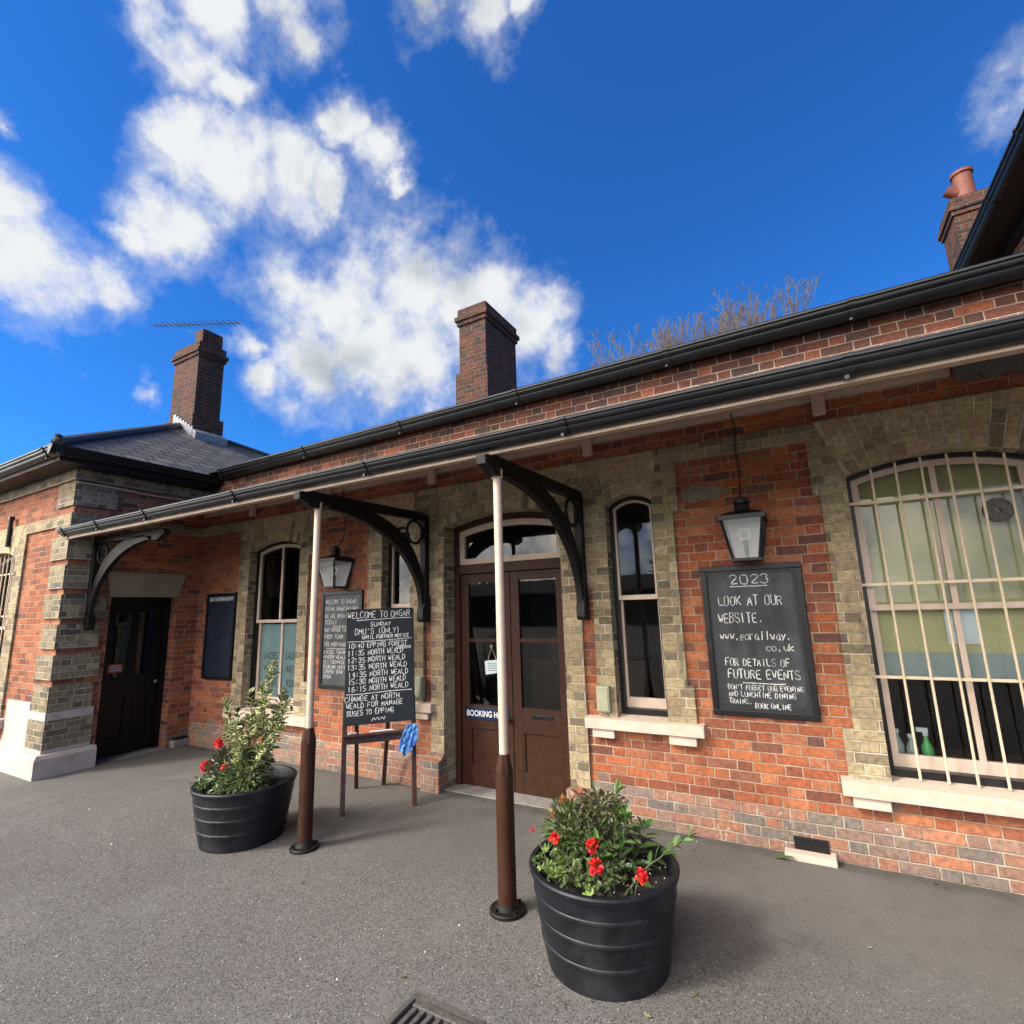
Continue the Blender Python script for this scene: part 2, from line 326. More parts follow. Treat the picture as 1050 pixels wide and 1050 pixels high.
# slates
m, t, p = mat('slate'); uv = t.new('ShaderNodeTexCoord').outputs['UV']
bt = t.new('ShaderNodeTexBrick', ins={'Vector': uv, 'Color1': (.035, .035, .038, 1), 'Color2': (.085, .082, .084, 1), 'Mortar': (.006, .006, .006, 1), 'Scale': 1.0, 'Mortar Size': .022, 'Brick Width': .30, 'Row Height': .21}, offset=.5)
c = t.mix(t.math('MULTIPLY', t.sm(t.noise(uv, 3, 5, .65), .45, .7), .5), bt.outputs['Color'], (.020, .021, .019, 1))
t.set(p.inputs['Base Color'], c); p.inputs['Roughness'].default_value = .7
b = t.new('ShaderNodeBump', ins={'Strength': 1.0, 'Distance': .05}); 
sv = t.new('ShaderNodeSeparateXYZ'); t.set(sv.inputs[0], uv)
t.set(b.inputs['Height'], t.math('SUBTRACT', t.math('SUBTRACT', 1.0, bt.outputs['Fac']), t.math('MULTIPLY', t.math('FRACT', t.math('DIVIDE', sv.outputs[1], .21)), .6))); t.set(p.inputs['Normal'], b)
M['slate'] = m

def leafmat(name, dark, light, edge=None, rough=.42):
    m, t, p = mat(name)
    at = t.new('ShaderNodeAttribute', attribute_name='tone'); uv = t.new('ShaderNodeTexCoord').outputs['UV']
    c = t.mix(at.outputs['Fac'], C4(dark), C4(light))
    s = t.new('ShaderNodeSeparateXYZ'); t.set(s.inputs[0], uv); d = t.math('ABSOLUTE', t.math('SUBTRACT', s.outputs[0], .5))
    if edge:
        e = t.sm(t.math('MULTIPLY_ADD', t.noise(uv, 9, 2), .22, t.math('ADD', d, t.math('MULTIPLY', at.outputs['Fac'], .1))), .35, .46); c = t.mix(e, c, C4(edge))
    else: c = t.mix(t.sm(d, .06, .0), c, C4([min(1, x * 1.7) for x in light]))
    t.set(p.inputs['Base Color'], c); p.inputs['Roughness'].default_value = rough
    tl = t.new('ShaderNodeBsdfTranslucent'); t.set(tl.inputs[0], c); mx = t.new('ShaderNodeMixShader', ins={0: .25})
    t.l.new(p.outputs[0], mx.inputs[1]); t.l.new(tl.outputs[0], mx.inputs[2]); t.l.new(mx.outputs[0], t.n['Material Output'].inputs[0])
    return m
M['holly'] = leafmat('variegated leaf', (.020, .045, .014), (.055, .095, .03), (.44, .44, .21))
M['laurel'] = leafmat('laurel leaf', (.022, .060, .012), (.085, .17, .035), rough=.3)
M['shrub'] = leafmat('green shrub leaf', (.025, .050, .014), (.12, .17, .045))
M['purple'] = leafmat('bronze green leaf', (.030, .038, .016), (.17, .165, .085))
M['geran'] = leafmat('geranium leaf', (.06, .11, .022), (.20, .28, .07))
M['fine'] = leafmat('fine green leaf', (.035, .065, .018), (.15, .20, .065))
M['orange'] = leafmat('new orange shoots', (.28, .085, .03), (.45, .17, .06))
M['petal'] = leafmat('red petal', (.55, .012, .016), (.80, .035, .030), rough=.6)
M['peach'] = leafmat('peach petal', (.55, .28, .17), (.70, .42, .28), rough=.6)
M['stem'] = paint('green brown stem', (.07, .075, .035), .7, .2, .2)
M['twig'] = paint('bare twig bark', (.075, .062, .056), .85, .2, .3)
M['farleaf'] = leafmat('dark tree leaf', (.018, .035, .012), (.05, .085, .025))

# ------------------------------------------------------------------ wall helpers
def mapF(y): return lambda a, z, d=0.0: (a, y + d, z)          # faces -Y, d goes into the wall
def mapX(x): return lambda a, z, d=0.0: (x - d, a, z)          # faces +X
def grid_wall(mp, breaks_a, breaks_z, kind, mbs, back):
    A = sorted(set(round(x, 4) for x in breaks_a)); Z = sorted(set(round(z, 4) for z in breaks_z))
    K = [[kind((A[i] + A[i + 1]) / 2, (Z[j] + Z[j + 1]) / 2) for j in range(len(Z) - 1)] for i in range(len(A) - 1)]
    for i in range(len(A) - 1):
        for j in range(len(Z) - 1):
            k = K[i][j]
            if k is None: continue
            nm, f = k; mb = mbs[nm]; a0, a1, z0, z1 = A[i], A[i + 1], Z[j], Z[j + 1]
            mb.face([mp(a0, z0, f), mp(a1, z0, f), mp(a1, z1, f), mp(a0, z1, f)])
            mb.face([mp(a1, z0, back), mp(a0, z0, back), mp(a0, z1, back), mp(a1, z1, back)])
            for di, dj in ((-1, 0), (1, 0), (0, -1), (0, 1)):
                x, y = i + di, j + dj
                if not (0 <= x < len(K) and 0 <= y < len(K[0])): g = back
                else:
                    q = K[x][y]; g = back if q is None else q[1]
                if g <= f + 1e-6: continue
                if di: a = a0 if di < 0 else a1; q = [mp(a, z0, f), mp(a, z1, f), mp(a, z1, g), mp(a, z0, g)]
                else: z = z0 if dj < 0 else z1; q = [mp(a1, z, f), mp(a0, z, f), mp(a0, z, g), mp(a1, z, g)]
                if (di > 0) or (dj > 0): q.reverse()
                mb.face(q)
def arc(a0, a1, zs, rise):
    h = (a1 - a0) / 2; R = (h * h + rise * rise) / (2 * rise); return (a0 + a1) / 2, zs + rise - R, R
def arch_head(mb, mp, a0, a1, zs, rise, ztop, front, back, n=20):
    ac, zc, R = arc(a0, a1, zs, rise); th = math.asin((a1 - ac) / R)
    P = []; Rv = max(R, 1.25)
    for i in range(n + 1):
        g = -th + 2 * th * i / n; x, z = ac + R * math.sin(g), zc + R * math.cos(g)
        xt = ac + (x - ac) * (1 + (ztop - z) / Rv); P.append(((x, z), (xt, ztop), g, math.hypot(xt - x, ztop - z)))
    for i in range(n):
        (p, q, g, ro), (p2, q2, g2, ro2) = P[i], P[i + 1]
        mb.face([mp(*p, front), mp(*p2, front), mp(*q2, front), mp(*q, front)], [(0.06, g * R), (0.06, g2 * R), (ro2 + .06, g2 * R), (ro + .06, g * R)])
        mb.face([mp(*p2, front), mp(*p, front), mp(*p, back), mp(*p2, back)], [(front, g2 * R), (front, g * R), (back, g * R), (back, g2 * R)])
    for k in (0, -1):
        p, q, g, ro = P[k]; f = [mp(*p, front), mp(*q, front), mp(*q, front + .06), mp(*p, front + .06)]
        if k: f.reverse()
        mb.face(f)
    mb.face([mp(*P[0][1], front), mp(*P[-1][1], front), mp(*P[-1][1], back), mp(*P[0][1], back)])
def outline(a0, a1, z0, zs, rise, inset, zb=None, n=16):
    """open outline: bottom-left, up, over the arch, down to bottom-right"""
    ac, zc, R = arc(a0, a1, zs, rise); R -= inset
    xs = [a0 + inset + (a1 - a0 - 2 * inset) * i / n for i in range(n + 1)]
    top = [(x, zc + math.sqrt(R * R - (x - ac) ** 2)) for x in xs]
    zb = z0 if zb is None else zb
    return [(xs[0], zb)] + top + [(xs[-1], zb)]
def window(parent, mp, a0, a1, z0, zs, rise, zmid, mull, depth=.09, stile=.045, bars=None, frost=False, lower=.085, nm='window', glass_only=False):
    """sash window: box frame (part) > sashes, panes"""
    vec = Vector(mp(0, 0, 1)) - Vector(mp(0, 0, 0))
    M3 = lambda pts, d: [mp(a, z, d) for a, z in pts]
    fr = MB(); fr.strip(M3(outline(a0 - .01, a1 + .01, z0, zs, rise, 0), depth), M3(outline(a0, a1, z0, zs, rise, .035), depth), vec * .14)
    f0 = [(a0 + .03, z0), (a1 - .03, z0), (a1 - .03, z0 + .05), (a0 + .03, z0 + .05)]; fr.prism(M3(f0, depth - .01), vec * .15)
    W = build(nm, fr, M['black'], parent)
    i0 = .036; d1 = depth + .02; sa = MB()
    # upper sash
    sa.strip(M3(outline(a0, a1, z0, zs, rise, i0, zmid), d1), M3(outline(a0, a1, z0, zs, rise, i0 + stile, zmid), d1), vec * .04)
    sa.prism(M3([(a0 + i0, zmid - .02), (a1 - i0, zmid - .02), (a1 - i0, zmid + .022), (a0 + i0, zmid + .022)], d1 - .004), vec * .05)
    am = (a0 + a1) / 2
    if mull:
        sa.prism(M3([(am - .018, zmid + .022), (am + .018, zmid + .022), (am + .018, zs + rise - i0 - stile + .003), (am - .018, zs + rise - i0 - stile + .003)], d1 + .003), vec * .03)
    so = build('sash', sa, M['sash'], W)
    lo = MB(); d2 = d1 + .047; zb = z0 + .05; li = a0 + i0; ri = a1 - i0
    for q in ([(li, zb), (ri, zb), (ri, zb + lower), (li, zb + lower)], [(li, zb + lower), (li + stile, zb + lower), (li + stile, zmid - .002), (li, zmid - .002)],
              [(ri - stile, zb + lower), (ri, zb + lower), (ri, zmid - .002), (ri - stile, zmid - .002)]): lo.prism(M3(q, d2), vec * .04)
    if mull: lo.prism(M3([(am - .018, zb + lower), (am + .018, zb + lower), (am + .018, zmid - .022), (am - .018, zmid - .022)], d2 + .003), vec * .03)
    build('sash', lo, M['sash'], W)
    pa = MB(); oo = outline(a0, a1, z0, zs, rise, i0 + stile - .004, zmid + .01); pa.face(M3(oo[::-1] if False else [oo[0], oo[-1]] + oo[-2:0:-1], d1 + .018)); build('pane', pa, M['glass'], W, weld=False)
    pb = MB(); pb.face(M3([(li + stile - .004, zb + lower - .004), (ri - stile + .004, zb + lower - .004), (ri - stile + .004, zmid), (li + stile - .004, zmid)], d2 + .018)); build('pane', pb, M['glass'], W, weld=False)
    return W
def sill(parent, x0, x1, z0, z1, yf, blocks=(), name='sill'):
    s_ = MB(); s_.prism([(x0, yf, z0), (x0, yf, z1 - .012), (x0, .10, z1 + .012), (x0, .10, z0)], (x1 - x0, 0, 0))
    for b0, b1 in blocks: s_.box(b0, b1, yf + .025, .02, z0 - .075, z0 - .0005)
    return build(name, s_, M['sillp'], parent, bevel=.006)

# ------------------------------------------------------------------ ground
gx0, gx1, gy0, gy1 = -1.885, -1.475, -2.79, -2.361
g = MB(); XS = [-220, gx0, gx1, 220]; YS = [-220, gy0, gy1, 220]
for i in range(3):
    for j in range(3):
        if i == 1 and j == 1: continue
        g.face([(XS[i], YS[j], 0), (XS[i + 1], YS[j], 0), (XS[i + 1], YS[j + 1], 0), (XS[i], YS[j + 1], 0)])
tag(build('ground', g, M['asphalt']), kind='structure')
dg = thing('drain_grate', 'square iron drain grate set in the asphalt at the front', 'drain', (gx0, gy0, 0))
q = MB(); q.face([(gx0, gy0, -.3), (gx1, gy0, -.3), (gx1, gy1, -.3), (gx0, gy1, -.3)])
for (a, b_) in (((gx0, gy0), (gx1, gy0)), ((gx1, gy0), (gx1, gy1)), ((gx1, gy1), (gx0, gy1)), ((gx0, gy1), (gx0, gy0))):
    q.face([(*b_, -.3), (*a, -.3), (*a, 0), (*b_, 0)])
build('pit', q, M['pit'], dg)
q = MB(); 
for bx in ((gx0, gx1, gy1 - .035, gy1), (gx0, gx1, gy0, gy0 + .035), (gx0, gx0 + .03, gy0 + .035, gy1 - .035), (gx1 - .03, gx1, gy0 + .035, gy1 - .035)): q.box(*bx, -.06, .004)
build('frame', q, M['castiron'], dg, bevel=.004)
q = MB()
q.box(gx0 + .036, gx1 - .036, gy1 - .065, gy1 - .038, -.05, -.004)
for k in range(7):
    x = gx0 + .045 + k * .0475; q.box(x, x + .026, gy0 + .04, gy1 - .066, -.045, -.006)
build('bars', q, M['castiron'], dg, bevel=.004)

# ------------------------------------------------------------------ main range
SB = thing('station_building', 'long low red brick station range with yellow brick surrounds and double brown doors', 'building', (-2.7, 0, 0))
mF = mapF(0.0)
OPEN = [(-6.96, -5.87, .57), (-4.39, -3.95, .85), (-3.47, -2.05, -.1), (-1.57, -1.13, .85), (.36, 1.45, .57)]
ZS, RISE, BT = 2.75, .10, 3.21
JAMB = [(-7.19, -6.96, .57, 3.21), (-5.87, -5.69, .98, 3.21), (-5.87, -5.60, .57, .98), (-5.69, -5.62, 2.6, 3.21),
        (-4.62, -4.39, .85, 3.21), (-3.95, -3.75, .85, 3.21), (-3.64, -3.47, -.1, 3.21), (-3.75, -3.64, 1.98, 3.21),
        (-2.05, -1.86, -.1, 3.21), (-1.86, -1.74, 1.98, 3.21), (-1.74, -1.57, .85, 3.21), (-1.13, -.95, .85, 3.21), (-.95, -.90, .85, 1.15), (-.95, -.90, 2.61, 3.21),
        (.18, .36, .57, 3.21), (.11, .18, .57, .9), (.13, .18, 2.63, 3.21), (1.45, 1.66, .57, 3.21)]
def kindF(a, z):
    for a0, a1, z0 in OPEN:
        if a0 < a < a1 and z0 < z < BT: return None
    if 3.06 < z < BT: return ('yel', -.03)
    for a0, a1, z0, z1 in JAMB:
        if a0 < a < a1 and z0 < z < z1: return ('yel', -.03)
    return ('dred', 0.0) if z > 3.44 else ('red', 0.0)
ba = [-8.24, 2.85] + [v for o in OPEN for v in o[:2]] + [v for j in JAMB for v in j[:2]]
bz = [-.1, 4.06, 3.06, BT, 3.44] + [o[2] for o in OPEN] + [v for j in JAMB for v in j[2:]]
mbs = {k: MB() for k in ('red', 'yel', 'dred')}
grid_wall(mF, ba, bz, kindF, mbs, .36)
build('brick_wall', mbs['red'], M['red'], SB)
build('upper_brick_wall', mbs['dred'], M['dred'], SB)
build('brick_dressing', mbs['yel'], M['yel'], SB)
for a0, a1, z0 in OPEN:
    ah = MB(); arch_head(ah, mF, a0, a1, ZS, RISE if a1 - a0 > .6 else .085, BT - .002, -.0322, .36); build('arch_head', ah, M['arch'], SB)
# plinth
pl = MB()
for x0, x1, yy, zt in ((-8.1, -3.64, -.05, .25), (-1.86, 2.85, -.012, .235)):
    pl.prism([(x0, yy, -.02), (x0, yy, zt), (x0, -.001, zt + .06), (x0, -.001, -.02)], (x1 - x0, 0, 0))
pl.box(-3.70, -3.468, -.13, .02, -.02, .30); pl.box(-2.052, -1.82, -.13, .02, -.02, .235)
build('brick_plinth', pl, M['plinth'], SB)
st = MB(); st.prism([(-3.66, -.10, .3005), (-3.46, -.10, .3005), (-3.46, -.04, .36), (-3.66, -.04, .36)], (0, .05, 0)); build('plinth_cap', st, M['red'], SB, bevel=.01)
# mortar patch on the red panel
mpch = MB(); pts = []
for k in range(26):
    a_ = 2 * PI * k / 26; r_ = 1 + .22 * mnoise.noise((math.cos(a_) * 2.2, math.sin(a_) * 2.2, 3)); 
    pts.append((-.68 + .20 * r_ * math.cos(a_), -.004, 2.76 + (.055 + .03 * (math.cos(a_) < -.2)) * r_ * math.sin(a_)))
mpch.prism(pts, (0, .004, 0)); build('cement_patch', mpch, M['mortarp'], SB)
# windows
W1 = window(SB, mF, -6.96, -5.87, .585, ZS, RISE, 1.74, True)
W2 = window(SB, mF, -4.39, -3.95, .865, ZS, .085, 1.89, False, stile=.022)
W3 = window(SB, mF, -1.57, -1.13, .865, ZS, .085, 1.89, False, stile=.022)
W4 = window(SB, mF, .36, 1.45, .585, ZS, RISE, 1.75, True)
sill(W1, -7.25, -5.54, .455, .575, -.10); sill(W2, -4.68, -3.60, .755, .855, -.09, ((-4.6, -4.4), (-3.86, -3.66)))
sill(W3, -1.86, -.84, .755, .855, -.09, ((-1.80, -1.60), (-1.13, -.91))); sill(W4, .06, 1.75, .465, .575, -.10, ((.115, .335), (1.48, 1.7)))
# security bars on the right window
sb = MB(); ac, zc, R_ = arc(.36, 1.45, ZS, RISE)
for k in range(6):
    x = .53 + .1525 * k
    sb.tube([(x, .035, .585), (x, .035, zc + math.sqrt((R_ - .02) ** 2 - (x - ac) ** 2))], .0085, 8)
for z in (1.262, 1.92, 2.535): sb.box(.365, 1.445, .044, .050, z - .010, z + .010)
build('security_bars', sb, M['rod'], W4)
bl = MB(); bl.box(.37, 1.44, .215, .22, 1.42, 2.9); build('blind', bl, M['blind'], W4)
bl = MB(); bl.box(.37, 1.44, .214, .219, 1.24, 1.419); build('blind_hem', bl, M['blindblue'], W4)
fn = MB(); fc = Vector((1.225, .115, 2.40)); fn.torus(fc, .075, .010, (1, 0, 0), (0, 0, 1), 32, 8)
for k in range(12):
    a_ = 2 * PI * k / 12 + .1; d_ = Vector((math.cos(a_), 0, math.sin(a_))); s_ = Vector((-d_.z, 0, d_.x))
    fn.prism([fc + d_ * .018 - s_ * .006, fc + d_ * .018 + s_ * .006, fc + d_ * .07 + s_ * .016, fc + d_ * .07 - s_ * .016], (0, -.006 - .004 * (k % 2), 0))
fn.lathe([(.02, 0), (.001, .0)], fc + Vector((0, -.012, 0)), 12)
build('vent_fan', fn, M['castiron'], W4)
# obscured lower glass of the waiting room window
fg = MB(); fg.box(-6.90, -5.93, .185, .19, .72, 1.70); build('obscured_glass', fg, M['frost'], W1)

# ------------------------------------------------------------------ text helpers
def font_text(parent, name, body, x, z, y, h, matl, wmax=None, mp=None, bold=.012):
    cu = bpy.data.curves.new(name, 'FONT'); cu.body = body; cu.size = 1; cu.extrude = 0; cu.offset = bold; cu.align_x = 'LEFT'
    to = bpy.data.objects.new(name, cu); COL.objects.link(to); bpy.context.view_layer.update()
    me = bpy.data.meshes.new_from_object(to.evaluated_get(bpy.context.evaluated_depsgraph_get())); bpy.data.objects.remove(to)
    xs = [v.co.x for v in me.vertices]; ys = [v.co.y for v in me.vertices]; w = max(xs) - min(xs); hh = max(ys) - min(ys)
    sz = h / hh; sx = sz if wmax is None else wmax / w
    mb = MB(); mp = mp or (lambda a, zz: (a, y, zz))
    vs = [Vector(mp(x + (v.co.x - min(xs)) * sx, z + (v.co.y - min(ys)) * sz)) for v in me.vertices]
    for pgn in me.polygons: mb.face([vs[i] for i in pgn.vertices])
    bpy.data.meshes.remove(me)
    return build(name, mb, matl, parent, weld=False)
F = {'A': "00 26 40;12 32", 'B': "00 06;06 36 45 34 03;33 42 41 30 00", 'C': "45 36 16 05 01 10 30 41", 'D': "00 06 26 44 42 20 00", 'E': "46 06 00 40;03 33", 'F': "46 06 00;03 33",
     'G': "45 36 16 05 01 10 30 41 43 23", 'H': "00 06;40 46;03 43", 'I': "20 26", 'K': "00 06;46 02;13 40", 'L': "06 00 40", 'M': "00 06 22 46 40", 'N': "00 06 40 46", 'O': "16 05 01 10 30 41 45 36 16",
     'P': "00 06 36 45 44 33 03", 'R': "00 06 36 45 44 33 03;23 40", 'S': "45 36 16 05 04 13 33 42 41 30 10 01", 'T': "06 46;26 20", 'U': "06 01 10 30 41 46", 'V': "06 20 46", 'W': "06 10 24 30 46",
     'Y': "06 23 46;23 20", 'X': "00 46;06 40", '0': "16 05 01 10 30 41 45 36 16", '1': "15 26 20", '2': "05 16 36 45 44 00 40", '3': "05 16 36 45 34 13 34 42 41 30 10 01", '4': "30 36 02 42", '5': "46 06 03 33 42 41 30 00",
     '6': "36 05 01 10 30 41 43 13 02", '7': "06 46 10", ':': "24 25;21 22", '.': "20 21", '(': "36 24 22 30", ')': "16 24 22 10", "'": "26 25", '/': "00 46",
     'w': "04 10 23 30 44", 'e': "02 42 43 34 14 03 01 10 30", 'o': "14 03 01 10 30 41 43 34 14", 'r': "04 00;03 14 34", 'a': "34 14 03 01 10 30 34;34 40", 'i': "24 20;25 26", 'l': "26 20", 'y': "04 21;44 10", 'c': "43 34 14 03 01 10 30 41",
     'u': "04 01 10 30 44;44 40", 'k': "06 00;44 02;12 40"}
def chalk_stroke(mb, mp, pts, w):
    # smooth the polyline a little, then lay a flat ribbon
    if len(pts) > 2:
        q = [pts[0]]
        for i in range(len(pts) - 1):
            a, b = Vector(pts[i]), Vector(pts[i + 1]); q += [tuple(a.lerp(b, .22)), tuple(a.lerp(b, .78))]
        pts = q + [pts[-1]]
    P = [Vector(p) for p in pts]
    for i in range(len(P) - 1):
        d = (P[i + 1] - P[i])
        if d.length < 1e-6: continue
        d.normalize(); n = Vector((-d.y, d.x)) * w * random.uniform(.38, .62); e = d * w * .3
        a, b = P[i] - e, P[i + 1] + e
        mb.face([mp(*(a - n)), mp(*(b - n)), mp(*(b + n)), mp(*(a + n))])
def chalk(mb, mp, text, x, z, h, width, w=.0055, slope=0.0):
    adv = width / max(1, len(text)); cx = x
    for ch in text:
        if ch in F:
            sc = random.uniform(.9, 1.08); ox, oz = random.uniform(-.06, .06) * adv, random.uniform(-.05, .05) * h; sl = random.uniform(-.06, .16)
            cw = adv * .70 if ch not in "I:.'il1" else adv * .6
            for stt in F[ch].split(';'):
                pts = []
                for tk in stt.split():
                    gx, gz = int(tk[0]) / 4, int(tk[1]) / 6
                    pts.append((cx + ox + (gx * cw + gz * sl * h * .4) + random.uniform(-.04, .04) * cw, z + slope * (cx - x) + oz + gz * h * sc + random.uniform(-.03, .03) * h))
                chalk_stroke(mb, mp, pts, w)
        cx += adv * (1 if ch != ' ' else .8)
def cline(mb, mp, x0, x1, z, w=.006, dz=0):
    P = [(x0 + (x1 - x0) * i / 6, z + dz * i / 6 + random.uniform(-.003, .003)) for i in range(7)]; chalk_stroke(mb, mp, P, w)

# LADIES' WAITING ROOM on the obscured glass
mtxt = MB()
for x0 in (-6.80, -6.33):
    for body, z in (("LADIES'", 1.22), ('WAITING', 1.04), ('ROOM', .86)):
        font_text(W1, 'lettering', body, x0 + (.03 if body == 'ROOM' else 0), z, .1845, .10, M['black'], .30 if body != 'ROOM' else .24, bold=0)

# ------------------------------------------------------------------ booking hall doors
DR = MB(); yd = .17
V3 = lambda pts, y: [(a, y, z) for a, z in pts]
DR.strip(V3(outline(-3.48, -2.04, 0, ZS, RISE, 0), yd), V3(outline(-3.47, -2.05, 0, ZS, RISE, .07, 0), yd), (0, .16, 0))
DR.box(-3.40, -2.12, yd - .01, yd + .14, 2.215, 2.32)
DB = build('double_door', DR, M['brown'], SB, bevel=.004)
fl = MB(); o1 = outline(-3.47, -2.05, 0, ZS, RISE, .07, 2.322); o2 = outline(-3.47, -2.05, 0, ZS, RISE, .135, 2.322)
fl.strip(V3(o1, yd + .02), V3(o2, yd + .02), (0, .05, 0)); fl.box(-3.335, -2.185, yd + .02, yd + .07, 2.322, 2.385)
build('fanlight_frame', fl, M['cream'], DB)
fp = MB(); oo = outline(-3.47, -2.05, 0, ZS, RISE, .13, 2.38); fp.face(V3([oo[0], oo[-1]] + oo[-2:0:-1], yd + .045)); build('pane', fp, M['glass'], DB, weld=False)
for x0, x1 in ((-3.398, -2.764), (-2.756, -2.122)):
    lf = MB(); y0, y1 = yd + .03, yd + .075; sw = .10; zb, zt = .012, 2.21
    for b_ in ((x0, x0 + sw, zb, zt), (x1 - sw, x1, zb, zt)): lf.box(b_[0], b_[1], y0, y1, b_[2], b_[3])
    for z0, z1 in ((zb, .19), (.60, .82), (1.47, 1.51), (2.12, zt)): lf.box(x0 + sw, x1 - sw, y0 + .001, y1 - .001, z0, z1)
    lf.box(x0 + sw, x1 - sw, y0 + .022, y1 - .012, .19, .60)
    for z0, z1 in ((.19, .21), (.58, .60)): lf.box(x0 + sw, x1 - sw, y0 + .004, y0 + .022, z0, z1)
    for xx in (x0 + sw, x1 - sw - .02): lf.box(xx, xx + .02, y0 + .004, y0 + .022, .2105, .5795)
    build('door_leaf', lf, M['brown'], DB, bevel=.003)
    for z0, z1 in ((.815, 1.475), (1.505, 2.125)):
        gp = MB(); gp.face([(x0 + sw - .005, y0 + .025, z0), (x1 - sw + .005, y0 + .025, z0), (x1 - sw + .005, y0 + .025, z1), (x0 + sw - .005, y0 + .025, z1)]); build('pane', gp, M['glass'], DB, weld=False)
kb = MB(); kb.lathe([(.008, 0), (.010, .03), (.024, .035), (.026, .055), (.012, .066), (.001, .067)], (0, 0, 0), 14)
kb.v = [Vector((-2.80 + v.x, yd + .03 - v.z, .70 + v.y)) for v in kb.v]; build('door_knob', kb, M['brown'], DB)
ls = MB(); ls.box(-2.54, -2.31, yd + .024, yd + .030, .725, .765); build('letter_slot', ls, M['black'], DB, bevel=.003)
th_ = MB(); th_.box(-3.47, -2.05, -.02, .34, -.02, .010); build('threshold', th_, M['tarmacconc'], DB)
# interior shell: the range is a real room behind its windows
rm = MB(); rm.box(-8.6, 2.80, 5.2, 5.4, -.02, 4.0); rm.box(2.80, 2.95, .36, 5.2, -.02, 4.0); rm.box(-8.4, -8.25, .37, 5.2, -.02, 3.95)
for x in (-5.2, .05): rm.box(x, x + .1, .365, 5.15, 0.002, 3.45)
build('inner_wall', rm, M['plaster'], SB)
cl_ = MB(); cl_.box(-8.24, 2.79, .365, 5.19, 3.46, 3.5); build('ceiling', cl_, M['plaster'], SB)
cn = MB(); cn.box(-3.6, -1.9, 2.2, 2.8, .003, 1.1); cn.box(-3.3, -3.1, 2.3, 2.5, 1.101, 1.35); build('counter', cn, M['wood'], SB)
fu = MB(); fu.box(.35, 1.6, .45, 1.0, .003, .595); build('cupboard', fu, M['wood'], SB)
# roof, gutter, frieze
RF = MB(); zr = 3.98
RF.face([(-8.2, -.22, zr + .03), (2.85, -.22, zr + .03), (2.85, 2.7, zr + 1.03), (-8.2, 2.7, zr + 1.03)], [(-8.2, 0), (2.85, 0), (2.85, 3.1), (-8.2, 3.1)])
RF.face([(2.85, 5.7, zr + .03), (-8.2, 5.7, zr + .03), (-8.2, 2.7, zr + 1.03), (2.85, 2.7, zr + 1.03)], [(2.85, 0), (-8.2, 0), (-8.2, 3.1), (2.85, 3.1)])
build('slate_roof', RF, M['slate'], SB)
def gutter_profile(s=1.0):   # ogee: (out, up), out is away from the wall
    return [(.0, .0), (.03, -.003), (.056, .006), (.074, .024), (.080, .044), (.081, .050), (.090, .052), (.100, .060), (.106, .072), (.108, .084), (.109, .090), (.120, .091), (.126, .097), (.127, .110), (.122, .118), (.112, .120), (.106, .112), (.0, .112)]
def gutter(parent, p0, p1, out, s=1.0, joints=(), name='gutter', matl='gutter'):
    p0, p1, out = Vector(p0), Vector(p1), Vector(out); mb = MB(); d = (p1 - p0)
    pr = [p0 + out * (a * s) + Vector((0, 0, b_ * s)) for a, b_ in gutter_profile()]
    n = len(pr)
    for i in range(n):
        j = (i + 1) % n; f = [pr[i], pr[i] + d, pr[j] + d, pr[j]]
        mb.face(f, smooth=i not in (5, 10))
    mb.face(pr); mb.face([p + d for p in reversed(pr)])
    L = d.length; dn = d.normalized()
    for x in joints:
        c0 = p0 + dn * x; q = [c0 + out * (a * s * 1.07 + (.004)) + Vector((0, 0, (b_ - .006) * s * 1.05)) for a, b_ in gutter_profile()[:15]]
        q2 = [p + dn * .05 for p in q]
        for i in range(len(q) - 1): mb.face([q[i], q2[i], q2[i + 1], q[i + 1]])
        mb.face(q + [c0 + out * .0]); mb.face([p for p in reversed(q2)] + [c0 + dn * .05])
        # bolt lug underneath
        b0 = c0 + out * .045 * s + Vector((0, 0, -.028)) ; mb.obox(b0 + Vector((0, 0, .01)), dn * .02, out * .018, (0, 0, .02))
    o = build(name, mb, M[matl], parent)
    import bmesh
    bm = bmesh.new(); bm.from_mesh(o.data); bmesh.ops.recalc_face_normals(bm, faces=bm.faces); bm.to_mesh(o.data); bm.free()
    return o
gutter(SB, (-7.62, -.10, 3.915), (2.6, -.10, 3.955), (0, -1, 0), 1.06, [.03, 1.9, 3.6, 5.2, 6.75, 8.15, 9.4])
fz = MB(); fz.prism([(-7.9, -.0995, 3.925), (-7.9, -.0995, 4.0), (-7.9, -.0005, 4.0), (-7.9, -.0005, 3.925)], (10.74, 0, .06)); build('eaves_board', fz, M['black'], SB)
# central chimney stack
def chimney(parent, x0, x1, y0, y1, zb, zstep, zt, step=.06, caps=3, name='chimney', stepside=True):
    ch = MB(); ch.box(x0 - (step if stepside else 0), x1 + step * .6, y0 - step * .5, y1 + step * .5, zb, zstep)
    ch.box(x0, x1, y0, y1, zstep, zt - .30)
    o = .03
    for k, (za, zb2) in enumerate(((zt - .30, zt - .225), (zt - .225, zt - .15))): ch.box(x0 - o * (k + 1), x1 + o * (k + 1), y0 - o * (k + 1), y1 + o * (k + 1), za, zb2)
    ch.box(x0 - .02, x1 + .02, y0 - .02, y1 + .02, zt - .15, zt)
    return build(name, ch, M['chim'], parent)
chimney(SB, -4.66, -4.13, 2.02, 3.05, 4.6, 5.72, 6.90)
